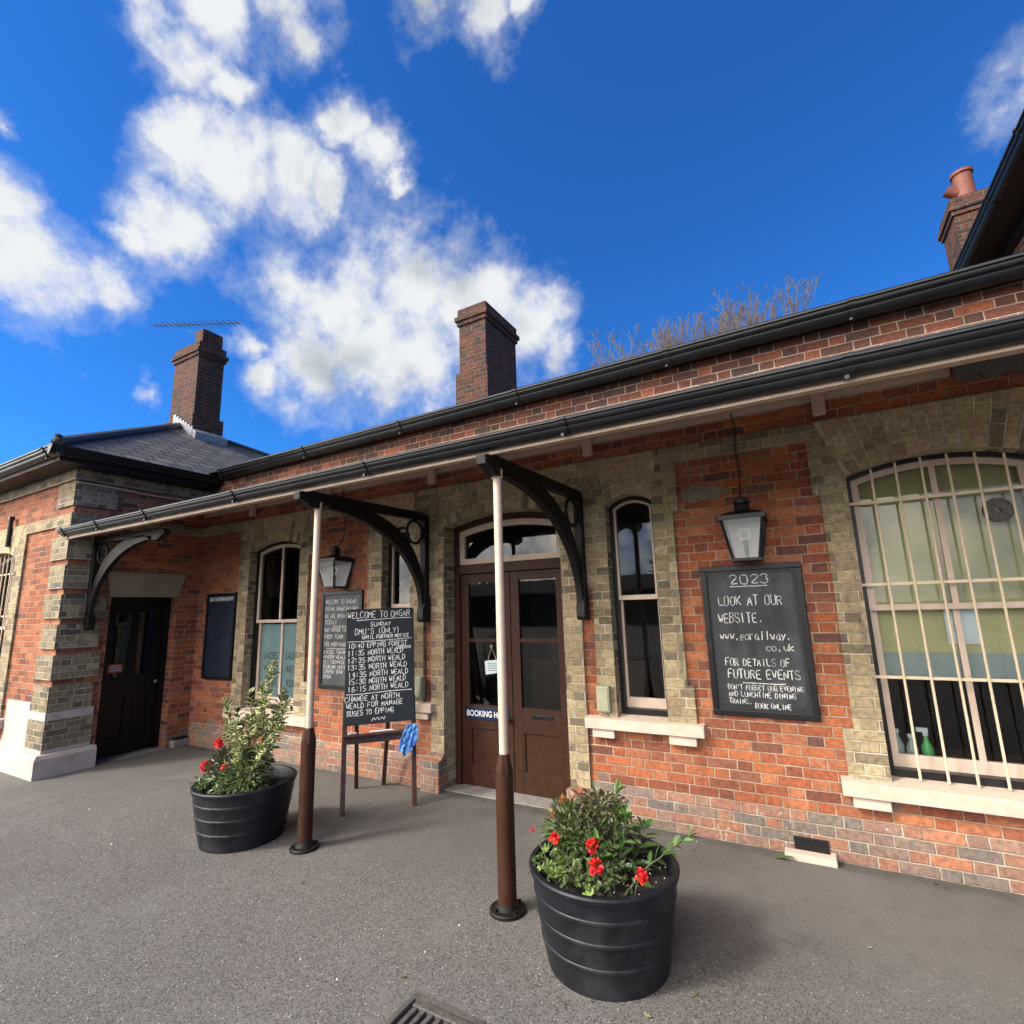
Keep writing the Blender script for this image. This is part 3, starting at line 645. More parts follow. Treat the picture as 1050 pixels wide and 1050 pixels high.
# air brick and its tray
av = MB(); av.box(-.29, -.07, -.026, 0, .012, .125)
build('air_vent', av, M['pit'], SB)  # solid near-black block backing the grille
avg = MB()
for r_ in range(5):
    for k in range(10): avg.obox((-.287 + k * .0215 + (r_ % 2) * .008, -.032, .018 + r_ * .021), (.010, 0, .008), (0, .0055, 0), (-.003, 0, .012))
build('vent_grille', avg, M['gutter'], SB)
tr = MB(); tr.box(-.355, -.03, -.125, -.034, -.01, .045); tr.box(-.065, -.031, -.12, -.036, .0455, .062); build('vent_kerb', tr, M['sillp'], SB, bevel=.006)

# ------------------------------------------------------------------ canopy
CA = thing('platform_canopy', 'long lean-to canopy with black gutter, iron brackets and two cream and brown posts', 'canopy', (-2.7, -1.6, 0))
CX0, CX1 = -8.17, 3.4
cs = MB(); 
n_b = 12
for k in range(n_b):     # soffit boards, small gaps
    ya, yb = -1.70 + 1.695 * k / n_b + .002, -1.70 + 1.695 * (k + 1) / n_b - .002
    za, zb = 2.945 + (3.455 - 2.945) * (ya + 1.70) / 1.70, 2.945 + (3.455 - 2.945) * (yb + 1.70) / 1.70
    cs.prism([(CX0, ya, za), (CX0, yb, zb), (CX0, yb, zb + .022), (CX0, ya, za + .022)], (CX1 - CX0, 0, 0))
build('soffit', cs, M['cream_shade'], CA)
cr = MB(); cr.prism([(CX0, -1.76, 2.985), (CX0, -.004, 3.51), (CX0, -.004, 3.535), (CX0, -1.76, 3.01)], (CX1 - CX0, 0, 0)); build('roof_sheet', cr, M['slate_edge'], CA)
fa = MB(); fa.box(CX0, CX1, -1.735, -1.708, 2.866, 2.98); build('fascia', fa, M['cream_shade'], CA)  # shadow line behind the gutter put into the fascia's colour
be = MB(); be.box(CX0, CX1, -1.66, -1.56, 2.905, 2.955); build('edge_beam', be, M['cream_shade'], CA)
bt_ = MB(); bt_.box(-8.19, 1.08, -.045, -.0005, 3.385, 3.435)
build('wall_batten', bt_, M['cream'], CA)
for x in (-6.9, -5.3, -3.59, -1.69, .25): pg = MB(); pg.box(x - .045, x + .045, -.10, -.046, 3.25, 3.42); build('rafter_end', pg, M['cream'], CA, bevel=.005)
gutter(CA, (-8.27, -1.737, 2.905), (3.4, -1.737, 2.880), (0, -1, 0), .76, [.06, .95, 2.05, 3.65, 5.35, 7.05, 8.55, 10.2])
# scalloped valance at the right
va = MB(); L_ = [(1.08, 3.455)]; x = 1.08
L_ = []; N = 48
for i in range(N + 1):
    x = 1.085 + 1.6 * i / N; u = (x - 1.085) / .28 % 1
    L_.append((x, 3.325 - .035 * abs(math.sin(u * PI)) + (.05 if .46 < u < .54 else 0)))
va.strip([(a, -.10, 3.45) for a, z in L_], [(a, -.10, z) for a, z in L_], (0, .03, 0)); build('valance', va, M['valgrey'], CA)
def bracket(parent, o, e, side):
    """iron bracket in the vertical plane through o along unit vector e (out from the wall); o is on the wall at ground level"""
    o, e, side = Vector(o), Vector(e), Vector(side); T = .075
    P = lambda a, z: o + e * a + Vector((0, 0, z)) - side * T / 2
    b = MB(); sw = side * T
    b.prism([P(.0, 1.90), P(.075, 1.90), P(.075, 2.90), P(0, 2.90)], sw)
    b.prism([P(.0, 1.70), P(.10, 1.70), P(.125, 1.73), P(.125, 1.83), P(.09, 1.90), P(0, 1.90)], sw * 1.12)
    b.prism([P(.0755, 2.83), P(1.46, 2.80), P(1.50, 2.74), P(1.62, 2.745), P(1.70, 2.79), P(1.75, 2.795), P(1.755, 2.86), P(1.66, 2.885), P(0.0755, 2.915)], sw)
    lo, up = [], []
    for i in range(19):
        t_ = i / 18; g = t_ * PI / 2
        lo.append(P(.10 + 1.36 * (1 - math.cos(g)) * .98 + .02 * t_, 1.84 + .92 * math.sin(g)))
        up.append(P(.075 + 1.30 * (1 - math.cos(g)) * .93 - .055 * math.sin(g * 2), 1.90 + .93 * math.sin(g) + .045 * math.sin(g * 2)))
    b.strip(up, lo, sw * .8)
    c_ = o + e * .215 + Vector((0, 0, 2.685)); b.torus(c_, .125, .017, e, (0, 0, 1), 32, 8)
    k = build('bracket', b, M['iron'], parent, bevel=.004); return k
for x in (-3.70, -1.82): bracket(CA, (x, -.0335, 0), (0, -1, 0), (1, 0, 0))
bracket(CA, (-8.205, -1.42, 0), (1, 0, 0), (0, 1, 0))
PX_ = [(-3.70, -1.555), (-1.82, -1.575)]
for x, y in PX_:
    po = MB(); po.lathe([(.0295, .86), (.0295, 2.76)], (x, y, 0), 20); po.lathe([(.04, 2.735), (.04, 2.80)], (x, y, 0), 16, cap1=True, cap0=True)
    pm = build('post', po, M['cream'], CA)
    sl = MB(); sl.lathe([(.058, .02), (.0575, .79)], (x, y, 0), 24); sl.lathe([(.0577, .79), (.0577, .805), (.036, .905), (.031, .905)], (x, y, 0), 8, smooth=False, rot=.2)
    build('post_sleeve', sl, M['brown'], pm)
    fl_ = MB(); fl_.lathe([(.112, 0), (.112, .016), (.106, .022), (.075, .026), (.066, .05), (.058, .055)], (x, y, 0), 28)
    for k in range(4):
        a_ = PI / 4 + k * PI / 2 + .3; fl_.lathe([(.012, .02), (.012, .038), (.001, .04)], (x + .088 * math.cos(a_), y + .088 * math.sin(a_), 0), 6, smooth=False)
    build('base_flange', fl_, M['iron'], pm)

# ------------------------------------------------------------------ left wing
WG = thing('station_wing', 'projecting red brick wing at left with hipped slate roof, quoins and white base', 'building', (-10.5, 0, 0))
wy, wx = -1.70, -8.22
mW = mapF(wy); mR = mapX(wx)
wopen = (-10.95, -9.86, .80)
def kindW(a, z):
    if wopen[0] < a < wopen[1] and .57 < z < BT: return None
    if 3.06 < z < BT: return ('yel', -.03)
    if -9.86 < a < -9.57 and z < BT: return ('yel', -.03)
    if -11.24 < a < -10.95 and z < BT: return ('yel', -.03)
    return ('red', 0.0)
mbs = {k: MB() for k in ('red', 'yel')}
grid_wall(mW, [-14, wx - .001, -10.95, -9.86, -9.57, -11.24], [-.1, .57, 3.06, BT, 3.66], kindW, mbs, .33)
def kindR(a, z):
    if -1.17 < a < -.31 and z < 2.14: return None
    return ('red', 0.0)
grid_wall(mR, [wy + .0005, .36, -1.17, -.31], [-.1, 2.14, 3.66], kindR, mbs, .33)
mbs['yel'].box(wx, wx + .028, -1.2, .0, 3.06, BT)
build('brick_wall', mbs['red'], M['red'], WG); build('brick_dressing', mbs['yel'], M['yel'], WG)
ah = MB(); arch_head(ah, mW, -10.95, -9.86, ZS, RISE, BT - .002, -.0322, .33); build('arch_head', ah, M['arch'], WG)
qn = MB(); zz = [(.30, .635)] + [(.735 + .375 * k, .735 + .375 * k + .30) for k in range(6)] + [(3.0, 3.22), (3.32, 3.645)]
for i, (z0, z1) in enumerate(zz):
    lx = .46 if i % 2 == 0 else .42
    qn.box(wx - lx, wx + .026, wy - .028, wy + .02, z0, z1); qn.box(wx - .02, wx + .0262, wy + .0201, wy + (.43 if i % 2 else .47), z0, z1)
build('quoins', qn, M['quoin'], WG)
co = MB(); co.box(-14, wx + .04, wy - .04, wy + .35, 3.66, 3.80); co.box(wx - .35, wx + .0405, wy + .3505, .0, 3.66, 3.80); build('cornice', co, M['quoin'], WG)
wb = MB()
wb.box(-14, wx + .032, wy - .034, wy + .02, .265, .302); wb.box(wx - .02, wx + .0322, wy + .0205, -1.24, .265, .302)
wb.box(-9.40, wx - .45, wy - .030, wy + .01, .3025, .82)
wb.box(wx - .46, wx + .0325, wy - .0345, wy + .02, .637, .733); wb.box(wx - .02, wx + .0327, wy + .0205, -1.24, .637, .733)
prf = [(-14, wy - .115, -.02), (-14, wy - .115, .215), (-14, wy - .085, .26), (-14, wy, .262), (-14, wy, -.02)]
wb.prism(prf, (14 + wx + .0, 0, 0))
wb.prism([(wx, -1.19, -.02), (wx + .115, -1.19, -.02), (wx + .115, -1.19, .215), (wx + .085, -1.19, .26), (wx, -1.19, .262)], (0, wy - .085 + 1.19, 0))
wb.prism([(wx, wy - .115, -.02), (wx + .115, wy - .115, -.02), (wx + .115, wy - .115, .215), (wx + .085, wy - .085, .26), (wx, wy - .085, .261), (wx, wy - .115, .215)][:6], (0, .03, 0))
build('painted_base', wb, M['white'], WG, bevel=.012)
W5 = window(WG, mW, -10.95, -9.86, .585, ZS, RISE, 1.75, True)
s5 = MB(); s5.box(-11.24, -9.42, wy - .10, wy + .1, .455, .575); build('sill', s5, M['sillp'], W5, bevel=.006)
sb = MB(); ac, zc, R_ = arc(-10.95, -9.86, ZS, RISE)
for k in range(6):
    x = -10.78 + .1525 * k; sb.tube([(x, wy + .035, .585), (x, wy + .035, zc + math.sqrt((R_ - .02) ** 2 - (x - ac) ** 2))], .0085, 8)
for z in (1.262, 1.92, 2.535): sb.box(-10.945, -9.865, wy + .044, wy + .050, z - .010, z + .010)
build('security_bars', sb, M['rod'], W5)
wp = MB(); wp.tube([(-10.12, wy - .06, 3.36), (-10.12, wy - .06, 2.92)], .028, 10); wp.box(-10.16, -10.08, wy - .09, wy - .03, 3.32, 3.37); build('vent_pipe', wp, M['black'], WG)
# lintel of the dark door
li = MB(); li.prism([(wx - .1, -1.19, 2.13), (wx - .1, -.30, 2.13), (wx - .1, -.23, 2.47), (wx - .1, -1.25, 2.47)], (.13, 0, 0)); build('door_lintel', li, M['lintelp'], WG, bevel=.006)
xd = wx - .17
dd = MB(); dd.box(xd - .12, xd, -1.175, -1.10, 0, 2.14); dd.box(xd - .12, xd, -.38, -.305, 0, 2.14); dd.box(xd - .12, xd, -1.10, -.38, 2.07, 2.14)
D2 = build('panelled_door', dd, M['doorblack'], WG, bevel=.004)
lf = MB(); x0, x1 = xd - .09, xd - .045
for a0, a1 in ((-1.098, -.99), (-.79, -.69), (-.49, -.382)): lf.box(x0, x1, a0, a1, .01, 2.065)
for a0, a1 in ((-.99, -.79), (-.69, -.49)):
    for z0, z1 in ((.01, .24), (.80, 1.05), (1.92, 2.065)): lf.box(x0, x1 - .001, a0, a1, z0, z1)
    lf.box(x0, x1 - .022, a0, a1, .24, .80)
build('door_leaf', lf, M['doorblack'], D2, bevel=.003)
for a0, a1 in ((-.99, -.79), (-.69, -.49)):
    gp = MB(); gp.face([(x1 - .02, a0, 1.05), (x1 - .02, a1, 1.05), (x1 - .02, a1, 1.92), (x1 - .02, a0, 1.92)]); build('pane', gp, M['glass'], D2, weld=False)
kb = MB(); kb.lathe([(.009, 0), (.010, .03), (.026, .04), (.026, .058), (.012, .068), (.001, .069)], (0, 0, 0), 14)
kb.v = [Vector((x1 + v.z, -.43 + v.x, .93 + v.y)) for v in kb.v]; build('door_knob', kb, M['brass'], D2)
ls = MB(); ls.box(x1 - .001, x1 + .006, -.86, -.65, .91, .955); build('letter_slot', ls, M['iron'], D2, bevel=.003)
stp = MB(); stp.box(xd - .3, wx + .06, -1.17, -.31, -.02, .008); build('threshold', stp, M['tarmacconc'], D2)
rw = MB(); rw.box(-13.8, -13.6, wy + .33, 5, -.02, 3.7); rw.box(-13.8, -8.6, 5, 5.2, -.02, 3.7); rw.box(-13.79, wx - .34, wy + .335, 4.99, 3.62, 3.66); build('inner_wall', rw, M['plaster'], WG)
# eaves, gutter, roof
ev = MB(); ev.box(-14, wx + .33, wy - .33, wy + .3, 3.801, 3.83); ev.box(wx - .3, wx + .3305, wy + .3005, 3.0, 3.801, 3.83)
ev.box(-14, wx + .335, wy - .335, wy - .3005, 3.8305, 3.93); ev.box(wx + .3005, wx + .336, wy - .3, 3.0, 3.8305, 3.93); build('soffit', ev, M['iron'], WG)
gutter(WG, (-14, wy - .336, 3.85), (wx + .46, wy - .336, 3.85), (0, -1, 0), 1.0, [2, 4, 5.9])
gutter(WG, (wx + .337, wy - .46, 3.851), (wx + .337, .6, 3.851), (1, 0, 0), 1.0, [.1])
ex, ey, ez = wx + .42, wy - .42, 3.97
A_ = (-10.55, .66, 5.60); B_ = (ex, 8.4, ez); Cc = (-13.3, .66, 5.60); Dd = (-16.0, ey, ez)
rf = MB(); Ls = math.hypot(A_[2] - ez, ex - A_[0])
rf.face([(ex, ey, ez), B_, A_], [(ey, 0), (8.4, 0), (A_[1], Ls)]); rf.face([Dd, (ex, ey, ez), A_, Cc], [(Dd[0], 0), (ex, 0), (A_[0], Ls), (Cc[0], Ls)])
rf.face([B_, (-16, 8.4, ez), Cc, A_], [(0, 0), (8, 0), (5, 8), (2, 8)]); build('slate_roof', rf, M['slate'], WG)
hp = MB(); hp.tube([(ex - .02, ey + .02, ez + .03), (A_[0], A_[1], A_[2] + .02)], .065, 8); hp.tube([(A_[0], A_[1], A_[2] + .02), (B_[0], B_[1], B_[2])], .05, 8)
hp.lathe([(.05, 0), (.06, .03), (.03, .06), (.045, .09), (.001, .12)], (ex - .03, ey + .03, ez + .03), 8)
build('hip_ridge', hp, M['slate_edge'], WG)
cw = chimney(WG, -11.02, -10.14, .68, 1.20, 4.6, 5.78, 7.36, step=.10)
cp = MB(); cp.box(-10.42, -10.14, .72, 1.14, 7.36, 7.66); build('chimney_pot', cp, M['chim'], cw, bevel=.01)
ff = MB(); 
sl_ = lambda x: ez + (ex - x) * (A_[2] - ez) / (ex - A_[0])
ff.obox((-10.075, .62, sl_(-10.07) + .005), (.02, 0, .14), (0, .64, 0), (.16, 0, -.10))
for k in range(7): x = -10.75 + k * .105; ff.box(x, x + .10, .612, .64, sl_(x + .05) - .02, sl_(x) + .15)
build('lead_flashing', ff, M['lead'], WG)
tv = MB(); tb = Vector((-10.35, .95, 7.64)); top = tb + Vector((0, 0, .22)); tv.tube([tb, top], .012, 6)
b0, b1 = Vector((-12.35, .93, 8.60)), Vector((-9.36, .93, 7.28)); b0 = Vector((-11.9, .60, 8.22)); b1 = Vector((-9.75, 1.25, 7.92))
tv.tube([b0, b1], .011, 6)
dn = (b1 - b0).normalized(); sd = dn.cross(Vector((0, 0, 1))).normalized()
for k in range(16):
    c_ = b0 + (b1 - b0) * (k / 15.5); hl = .10 + .05 * k / 15; tv.tube([c_ - sd * hl, c_ + sd * hl], .005, 5); tv.tube([c_ - Vector((0, 0, .03)), c_ + Vector((0, 0, .03))], .006, 5)
tv.tube([tb + Vector((0, 0, .1)), tb + Vector((-.3, -.05, .12)), tb + Vector((-.62, -.1, .28))], .009, 6)
o = build('tv_antenna', tv, M['cable'], loc=tb); tag(o, 'thin multi-element television antenna on the left chimney', 'antenna')
cd = MB(); cd.tube([(wx + .05, wy - .02, 3.62), (wx + .045, -1.4, 3.625), (wx + .04, -.9, 3.60), (wx + .04, -.25, 3.60)], .012, 6); build('conduit', cd, M['cream'], WG)
kbx = thing('drain_block', 'small grey concrete block in the corner beside the dark door', 'block', (-8.1, -.12, 0))
q = MB(); q.box(-8.19, -8.07, -.27, -.052, 0, .10); build('concrete_kerb', q, M['tarmacconc'], kbx, bevel=.01); q = MB(); q.box(-8.18, -8.09, -.255, -.07, .1005, .13); build('cover', q, M['iron'], kbx, bevel=.01)

# ------------------------------------------------------------------ taller house at the right
TH = thing('station_house', 'taller brick house at right edge with deep black eaves and terracotta chimney pot', 'building', (4.5, 2, 0))
hw = MB(); hw.box(3.0, 9, .02, 4.5, -.02, 6.55); build('brick_wall', hw, M['dred'], TH)
es = MB(); es.box(2.64, 9.4, -.40, 4.95, 6.5501, 6.58); es.box(2.61, 2.6399, -.40, 4.95, 6.52, 6.66); es.box(2.94, 2.9995, .02, 4.5, 6.42, 6.5495); build('soffit', es, M['black'], TH)
gutter(TH, (2.609, -.45, 6.53), (2.609, 4.97, 6.53), (-1, 0, 0), 1.05, [.8, 2.5, 3.6])
rf = MB(); z0 = 6.665; rf.face([(2.54, 5.0, z0), (2.54, -.5, z0), (5.2, 2.2, z0 + 1.7)], [(0, 0), (5.5, 0), (2.7, 3.2)]); rf.face([(2.54, -.5, z0), (9.5, -.5, z0), (7, 2.2, z0 + 1.7), (5.2, 2.2, z0 + 1.7)]); rf.face([(9.5, 5, z0), (2.54, 5, z0), (5.2, 2.2, z0 + 1.7), (7, 2.2, z0 + 1.7)]); build('slate_roof', rf, M['slate'], TH)
ch = chimney(TH, 2.70, 3.64, 5.06, 5.75, 3.9, 5.0, 7.98, step=.03)
pt = MB(); c_ = (2.97, 5.34, 7.98); pt.lathe([(.17, 0), (.165, .05), (.135, .08), (.125, .52), (.15, .53), (.15, .58), (.11, .58), (.10, .3)], c_, 20)
pt.tube([Vector(c_) + Vector((-.10, -.02, .22)), Vector(c_) + Vector((-.24, -.05, .32))], .075, 14, r1=.085)
build('chimney_pot', pt, M['terra'], ch)

# ------------------------------------------------------------------ lanterns
def lantern(label, x, z0):
    """black tapered wall lantern; z0 is the underside"""
    y = -.165; Lx = thing('wall_lantern', label, 'lantern', (x, y, z0), 'wall lanterns')
    hb, ht, H_ = .095, .150, .335; fr = MB()
    cb = [(x + sx * hb, y + sy * hb, z0 + .02) for sx, sy in ((-1, -1), (1, -1), (1, 1), (-1, 1))]; ct = [(x + sx * ht, y + sy * ht, z0 + H_) for sx, sy in ((-1, -1), (1, -1), (1, 1), (-1, 1))]
    fr.box(x - hb - .012, x + hb + .012, y - hb - .012, y + hb + .012, z0, z0 + .022)
    for a, b_ in zip(cb, ct): fr.tube([a, b_], .012, 4)
    fr.box(x - ht - .02, x + ht + .02, y - ht - .012, y + ht + .012, z0 + H_ - .012, z0 + H_ + .025)
    fr.box(x - .03, x + .03, y + ht + .0125, -.0005, z0 + H_ - .05, z0 + H_ + .02); fr.box(x - .02, x + .02, y + hb + .0125, -.0005, z0 + .0, z0 + .02)
    build('frame', fr, M['black'], Lx, bevel=.003)
    rf_ = MB(); rf_.lathe([(ht * 1.50, H_ + .025), (ht * 1.2, H_ + .045), (.055, H_ + .075)], (x, y, z0), 4, smooth=False, rot=PI / 4)
    rf_.lathe([(.058, H_ + .07), (.050, H_ + .12), (.062, H_ + .13), (.062, H_ + .145), (.045, H_ + .15), (.048, H_ + .17), (.02, H_ + .185), (.001, H_ + .19)], (x, y, z0), 20)
    build('cap', rf_, M['black'], Lx)
    gb = MB(); i = .008; gb.face([Vector(cb[3]) + Vector((0, -i, 0)), Vector(cb[2]) + Vector((0, -i, 0)), Vector(ct[2]) + Vector((0, -i, 0)), Vector(ct[3]) + Vector((0, -i, 0))]); build('reflector', gb, M['lampglass'], Lx, weld=False)
    for a, b_ in ((0, 1), (1, 2), (3, 0)):
        gl_ = MB(); gl_.face([cb[a], cb[b_], ct[b_], ct[a]]); build('pane', gl_, M['frostpane'], Lx, weld=False)
    lp = MB(); lp.torus((x, y, z0 + .215), .043, .012, (1, 0, 0), (0, 0, 1), 28, 8); build('lamp_ring', lp, M['tubewhite'], Lx)
    ls_ = MB(); ls_.tube([(x, y, z0 + .022), (x, y, z0 + .165)], .013, 10, r1=.020); build('lamp_holder', ls_, M['galv'], Lx)
    cb_ = MB(); zt = z0 + H_ + .185
    cb_.tube([(x, y, zt - .01), (x - .01, -.05, zt + .08), (x + .0, -.016, zt + .25), (x - .012, -.046, zt + .45), (x + .008, -.048, zt + .62), (x - .012, -.07, 3.40)], .0065, 6)
    build('cable', cb_, M['cable'], Lx)
    return Lx
lantern('black wall lantern above the chalkboard headed 2023', -.375, 2.135)
lantern('black wall lantern beside the left post, above the half hidden chalkboard', -5.035, 2.125)

# ------------------------------------------------------------------ boards
def wall_board(name, label, x0, x1, z0, z1, bm, fr_w, fm, yb=-.0005, th=.03, cat='chalkboard', group=None):
    o = thing(name, label, cat, ((x0 + x1) / 2, 0, z0), group)
    f = MB(); y0 = yb - th
    f.box(x0, x1, y0, yb, z1 - fr_w, z1); f.box(x0, x1, y0, yb, z0, z0 + fr_w); f.box(x0, x0 + fr_w, y0 + .0005, yb, z0 + fr_w, z1 - fr_w); f.box(x1 - fr_w, x1, y0 + .0005, yb, z0 + fr_w, z1 - fr_w)
    build('frame', f, fm, o, bevel=.004)
    b = MB(); b.box(x0 + fr_w, x1 - fr_w, yb - th * .55, yb - .004, z0 + fr_w, z1 - fr_w); build('board', b, bm, o)
    return o, yb - th * .55
# 2023 board (hung very slightly crooked is within the chalk lines)
BR, yb = wall_board('wall_chalkboard', 'framed chalkboard headed 2023 with website details on the wall', -.765, -.015, .935, 2.12, M['board_clean'], .045, M['black'], group='wall chalkboards')
pn = MB(); 
def rrect(x0, x1, z0, z1, r, y, n=6):
    pts = []
    for cx, cz, a0 in ((x1 - r, z1 - r, 0), (x0 + r, z1 - r, 90), (x0 + r, z0 + r, 180), (x1 - r, z0 + r, 270)):
        for i in range(n + 1): a_ = math.radians(a0 + 90 * i / n); pts.append((cx + r * math.cos(a_), y, cz + r * math.sin(a_)))
    return pts
pn.prism(rrect(-.70, -.085, 1.03, 2.045, .04, yb - .0025), (0, .002, 0)); build('writing_panel', pn, M['board'], BR)
ck = MB(); mpb = lambda a, z: (a, yb - .0040, z)
X0 = -.655
for txt, dx, z, h, wd in (('2023', .12, 1.945, .075, .30), ('LOOK AT OUR', .01, 1.775, .072, .50), ('WEBSITE.', .0, 1.635, .075, .34), ('www.eorailway.', .0, 1.50, .062, .52), ('co.uk', .33, 1.415, .055, .20),
                          ('FOR DETAILS OF', .02, 1.30, .055, .48), ('FUTURE EVENTS', .03, 1.205, .065, .53), ("DON'T FORGET OUR EVENING", .02, 1.115, .038, .55), ('AND LUNCHTIME DINING', .02, 1.063, .038, .49), ('TRAINS.', .02, 1.04 - .03, .036, .17)):
    chalk(ck, mpb, txt, X0 + dx, z + .022, h, wd, .0068 if h > .05 else .0046)
chalk(ck, mpb, 'BOOK ONLINE', -.45, 1.005, .036, .26, .0055)
cline(ck, mpb, -.545, -.27, 1.945); cline(ck, mpb, -.52, -.22, 1.185 + .005)
build('chalk_writing', ck, M['chalk'], BR, weld=False)
# second wall board
B2, yb2 = wall_board('wall_chalkboard', 'dusty framed chalkboard partly hidden by the easel and the left post', -5.42, -4.70, .915, 2.10, M['board_grey'], .05, M['black'], group='wall chalkboards')
ck = MB(); mpb = lambda a, z: (a, yb2 - .0015, z)
for txt, z, h, wd in (('WELCOME TO ONGAR', 1.94, .055, .55), ('EPPING ONGAR RAILWAY', 1.855, .05, .58), ('WE ARE OPEN ON', 1.765, .05, .46), ('TODAY', 1.69, .05, .22), ('DAY ROVER TICKETS', 1.60, .05, .54), ('FROM 10AM', 1.515, .055, .34), ('SEE HERITAGE BUS', 1.425, .045, .55),
                      ('DIESEL TRAINS RUN', 1.335, .04, .54), ('NORTH WEALD 11', 1.275, .04, .52), ('BUS SERVICE 339', 1.215, .04, .52), ('BOOKING OFFICE 10', 1.155, .04, .55), ('COFFEE SHOP', 1.10, .04, .36), ('OPEN', 1.04, .04, .14)):
    chalk(ck, mpb, txt, -5.345, z, h, wd, .006)
cline(ck, mpb, -5.2, -4.9, 1.665); cline(ck, mpb, -5.3, -4.85, 1.395)
build('chalk_writing', ck, M['chalk'], B2, weld=False)
# railway poster board
PB, yp = wall_board('poster_board', 'tall navy blue railway poster board beside the corner door', -7.93, -7.22, .935, 2.165, M['posterblue'], .035, M['black'], th=.045, cat='notice board')
h_ = MB(); h_.box(-7.893, -7.257, yp - .004, yp - .0005, 2.03, 2.128); build('header', h_, M['bluesign'], PB)
font_text(PB, 'lettering', 'GREAT EASTERN RAILWAY', -7.875, 2.05, yp - .0045, .058, M['signwhite'], .60)
s_ = MB()
for x in (-7.58,): s_.box(x, x + .012, yp - .003, yp - .0005, .975, 2.0)
s_.box(-7.89, -7.26, yp - .0032, yp - .0005, 1.55, 1.562); build('poster_edges', s_, M['bluesign'], PB)

# easel
A0 = Vector((-3.93, -.99, 0)); Bv = Vector((.45, .49, 0)).normalized(); nf = Vector((Bv.y, -Bv.x, 0)); th = math.radians(9); up = Vector((0, 0, math.cos(th))) - nf * math.sin(th); nn = Bv.cross(up)
if nn.dot(nf) < 0: nn = -nn
EZ = thing('easel_chalkboard', 'freestanding timetable chalkboard on a brown wooden easel', 'chalkboard', A0 + Bv * .34)
E_ = lambda u, v, d=0: A0 + Bv * u + up * v + nn * d
for u in (-.0, .655):
    lg = MB(); lg.obox(E_(u - .0, 0, -.035), Bv * .045, nn * .032, up * 1.0); build('leg', lg, M['wood'], EZ, bevel=.004)
for ub, ut in ((.16, .12), (.44, .50)):
    lg = MB(); f0 = A0 + Bv * ub - nf * .77; tp_ = E_(ut, 1.72, -.05); d_ = tp_ - f0; lg.obox(f0 - Bv * .02, Bv * .042, nf * .03, d_); build('leg', lg, M['wood'], EZ, bevel=.004)
tr_ = MB(); tr_.obox(E_(.0, .665, .0), Bv * .70, nn * .085, up * .022); tr_.obox(E_(.0, .60, -.003), Bv * .70, nn * .022, up * .0645); build('tray', tr_, M['wood'], EZ, bevel=.004)
bd = MB(); bd.obox(E_(.01, .765, .0), Bv * .68, nn * .022, up * 1.115); build('board', bd, M['board_clean'], EZ, bevel=.004)
for a_, b_ in ((E_(.25, .697, .05), E_(.47, .697, .045)), (E_(.06, .697, .06), E_(.13, .697, .03))): pc = MB(); pc.tube([a_, b_], .008, 6); tag(build('chalk_stick', pc, M['chalk'], loc=a_), 'longer white chalk stick lying on the easel tray' if a_.x > -3.85 else 'short white chalk stick at the left end of the easel tray', 'chalk', 'chalk sticks')
ck = MB(); mpb = lambda a, z: tuple(E_(a, z, .0235))
for txt, u, v, h, wd in (('WELCOME TO ONGAR', .025, 1.785, .062, .65), ('SUNDAY', .25, 1.70, .042, .21), ("DMU'S (ONLY)", .10, 1.62, .058, .46), ('UNTIL FURTHER NOTICE', .17, 1.575, .032, .48),
                         ('10:40 EPPING FOREST', .035, 1.485, .05, .60), ('(SOUTH)', .50, 1.462, .028, .17), ('11:35 NORTH WEALD', .035, 1.415, .05, .56), ('12:35 NORTH WEALD', .035, 1.345, .05, .58), ('13:35 NORTH WEALD', .035, 1.275, .05, .60),
                         ('14:35 NORTH WEALD', .045, 1.205, .05, .60), ('15:30 NORTH WEALD', .045, 1.138, .05, .58), ('16:15 NORTH WEALD', .045, 1.072, .05, .60),
                         ('CHANGE AT NORTH', .02, .980, .048, .54), ('WEALD FOR MANAGE', .03, .918, .046, .56), ('BUSES TO EPPING', .04, .850, .046, .46)):
    chalk(ck, mpb, txt, u, v, h, wd, .0064, slope=.02)
chalk_stroke(ck, mpb, [(.27, .792), (.29, .825), (.30, .795), (.33, .825), (.34, .795), (.37, .825), (.385, .795), (.40, .825)], .006)
for u0, u1, v in ((.11, .66, 1.765), (.03, .66, 1.55), (.03, .66, 1.045)): cline(ck, mpb, u0, u1, v, .007, .015)
build('chalk_writing', ck, M['chalk'], EZ, weld=False)
gv = MB(); g0 = E_(.60, .70, .095); rr = random.Random(3); N1, N2 = 14, 9; G = []
for i in range(N1):
    t_ = i / (N1 - 1); rowp = []
    for j in range(N2):
        w_ = (j / (N2 - 1) - .5); wid = .045 + .035 * math.sin(t_ * 2.6) + .008 * math.sin(i * 2.1)
        rowp.append(g0 + Bv * (w_ * wid * 2 - .06 * t_ + .05) + nn * (.022 * math.sin(j * 2.4 + t_ * 4) * (.4 + t_) + .012 * math.sin(i * 1.9 + j) + .02) + Vector((0, 0, .035 - .26 * t_ + .03 * math.sin(j * 1.3 + i) * t_)))
    G.append(rowp)
for i in range(N1 - 1):
    for j in range(N2 - 1): gv.face([G[i][j], G[i + 1][j], G[i + 1][j + 1], G[i][j + 1]], smooth=True)
gl_o = build('cleaning_cloth', gv, M['glove'], loc=g0); tag(gl_o, 'crumpled light blue cloth hanging from the easel tray', 'cloth')
sm_ = gl_o.modifiers.new('thickness', 'SOLIDIFY'); sm_.thickness = .004
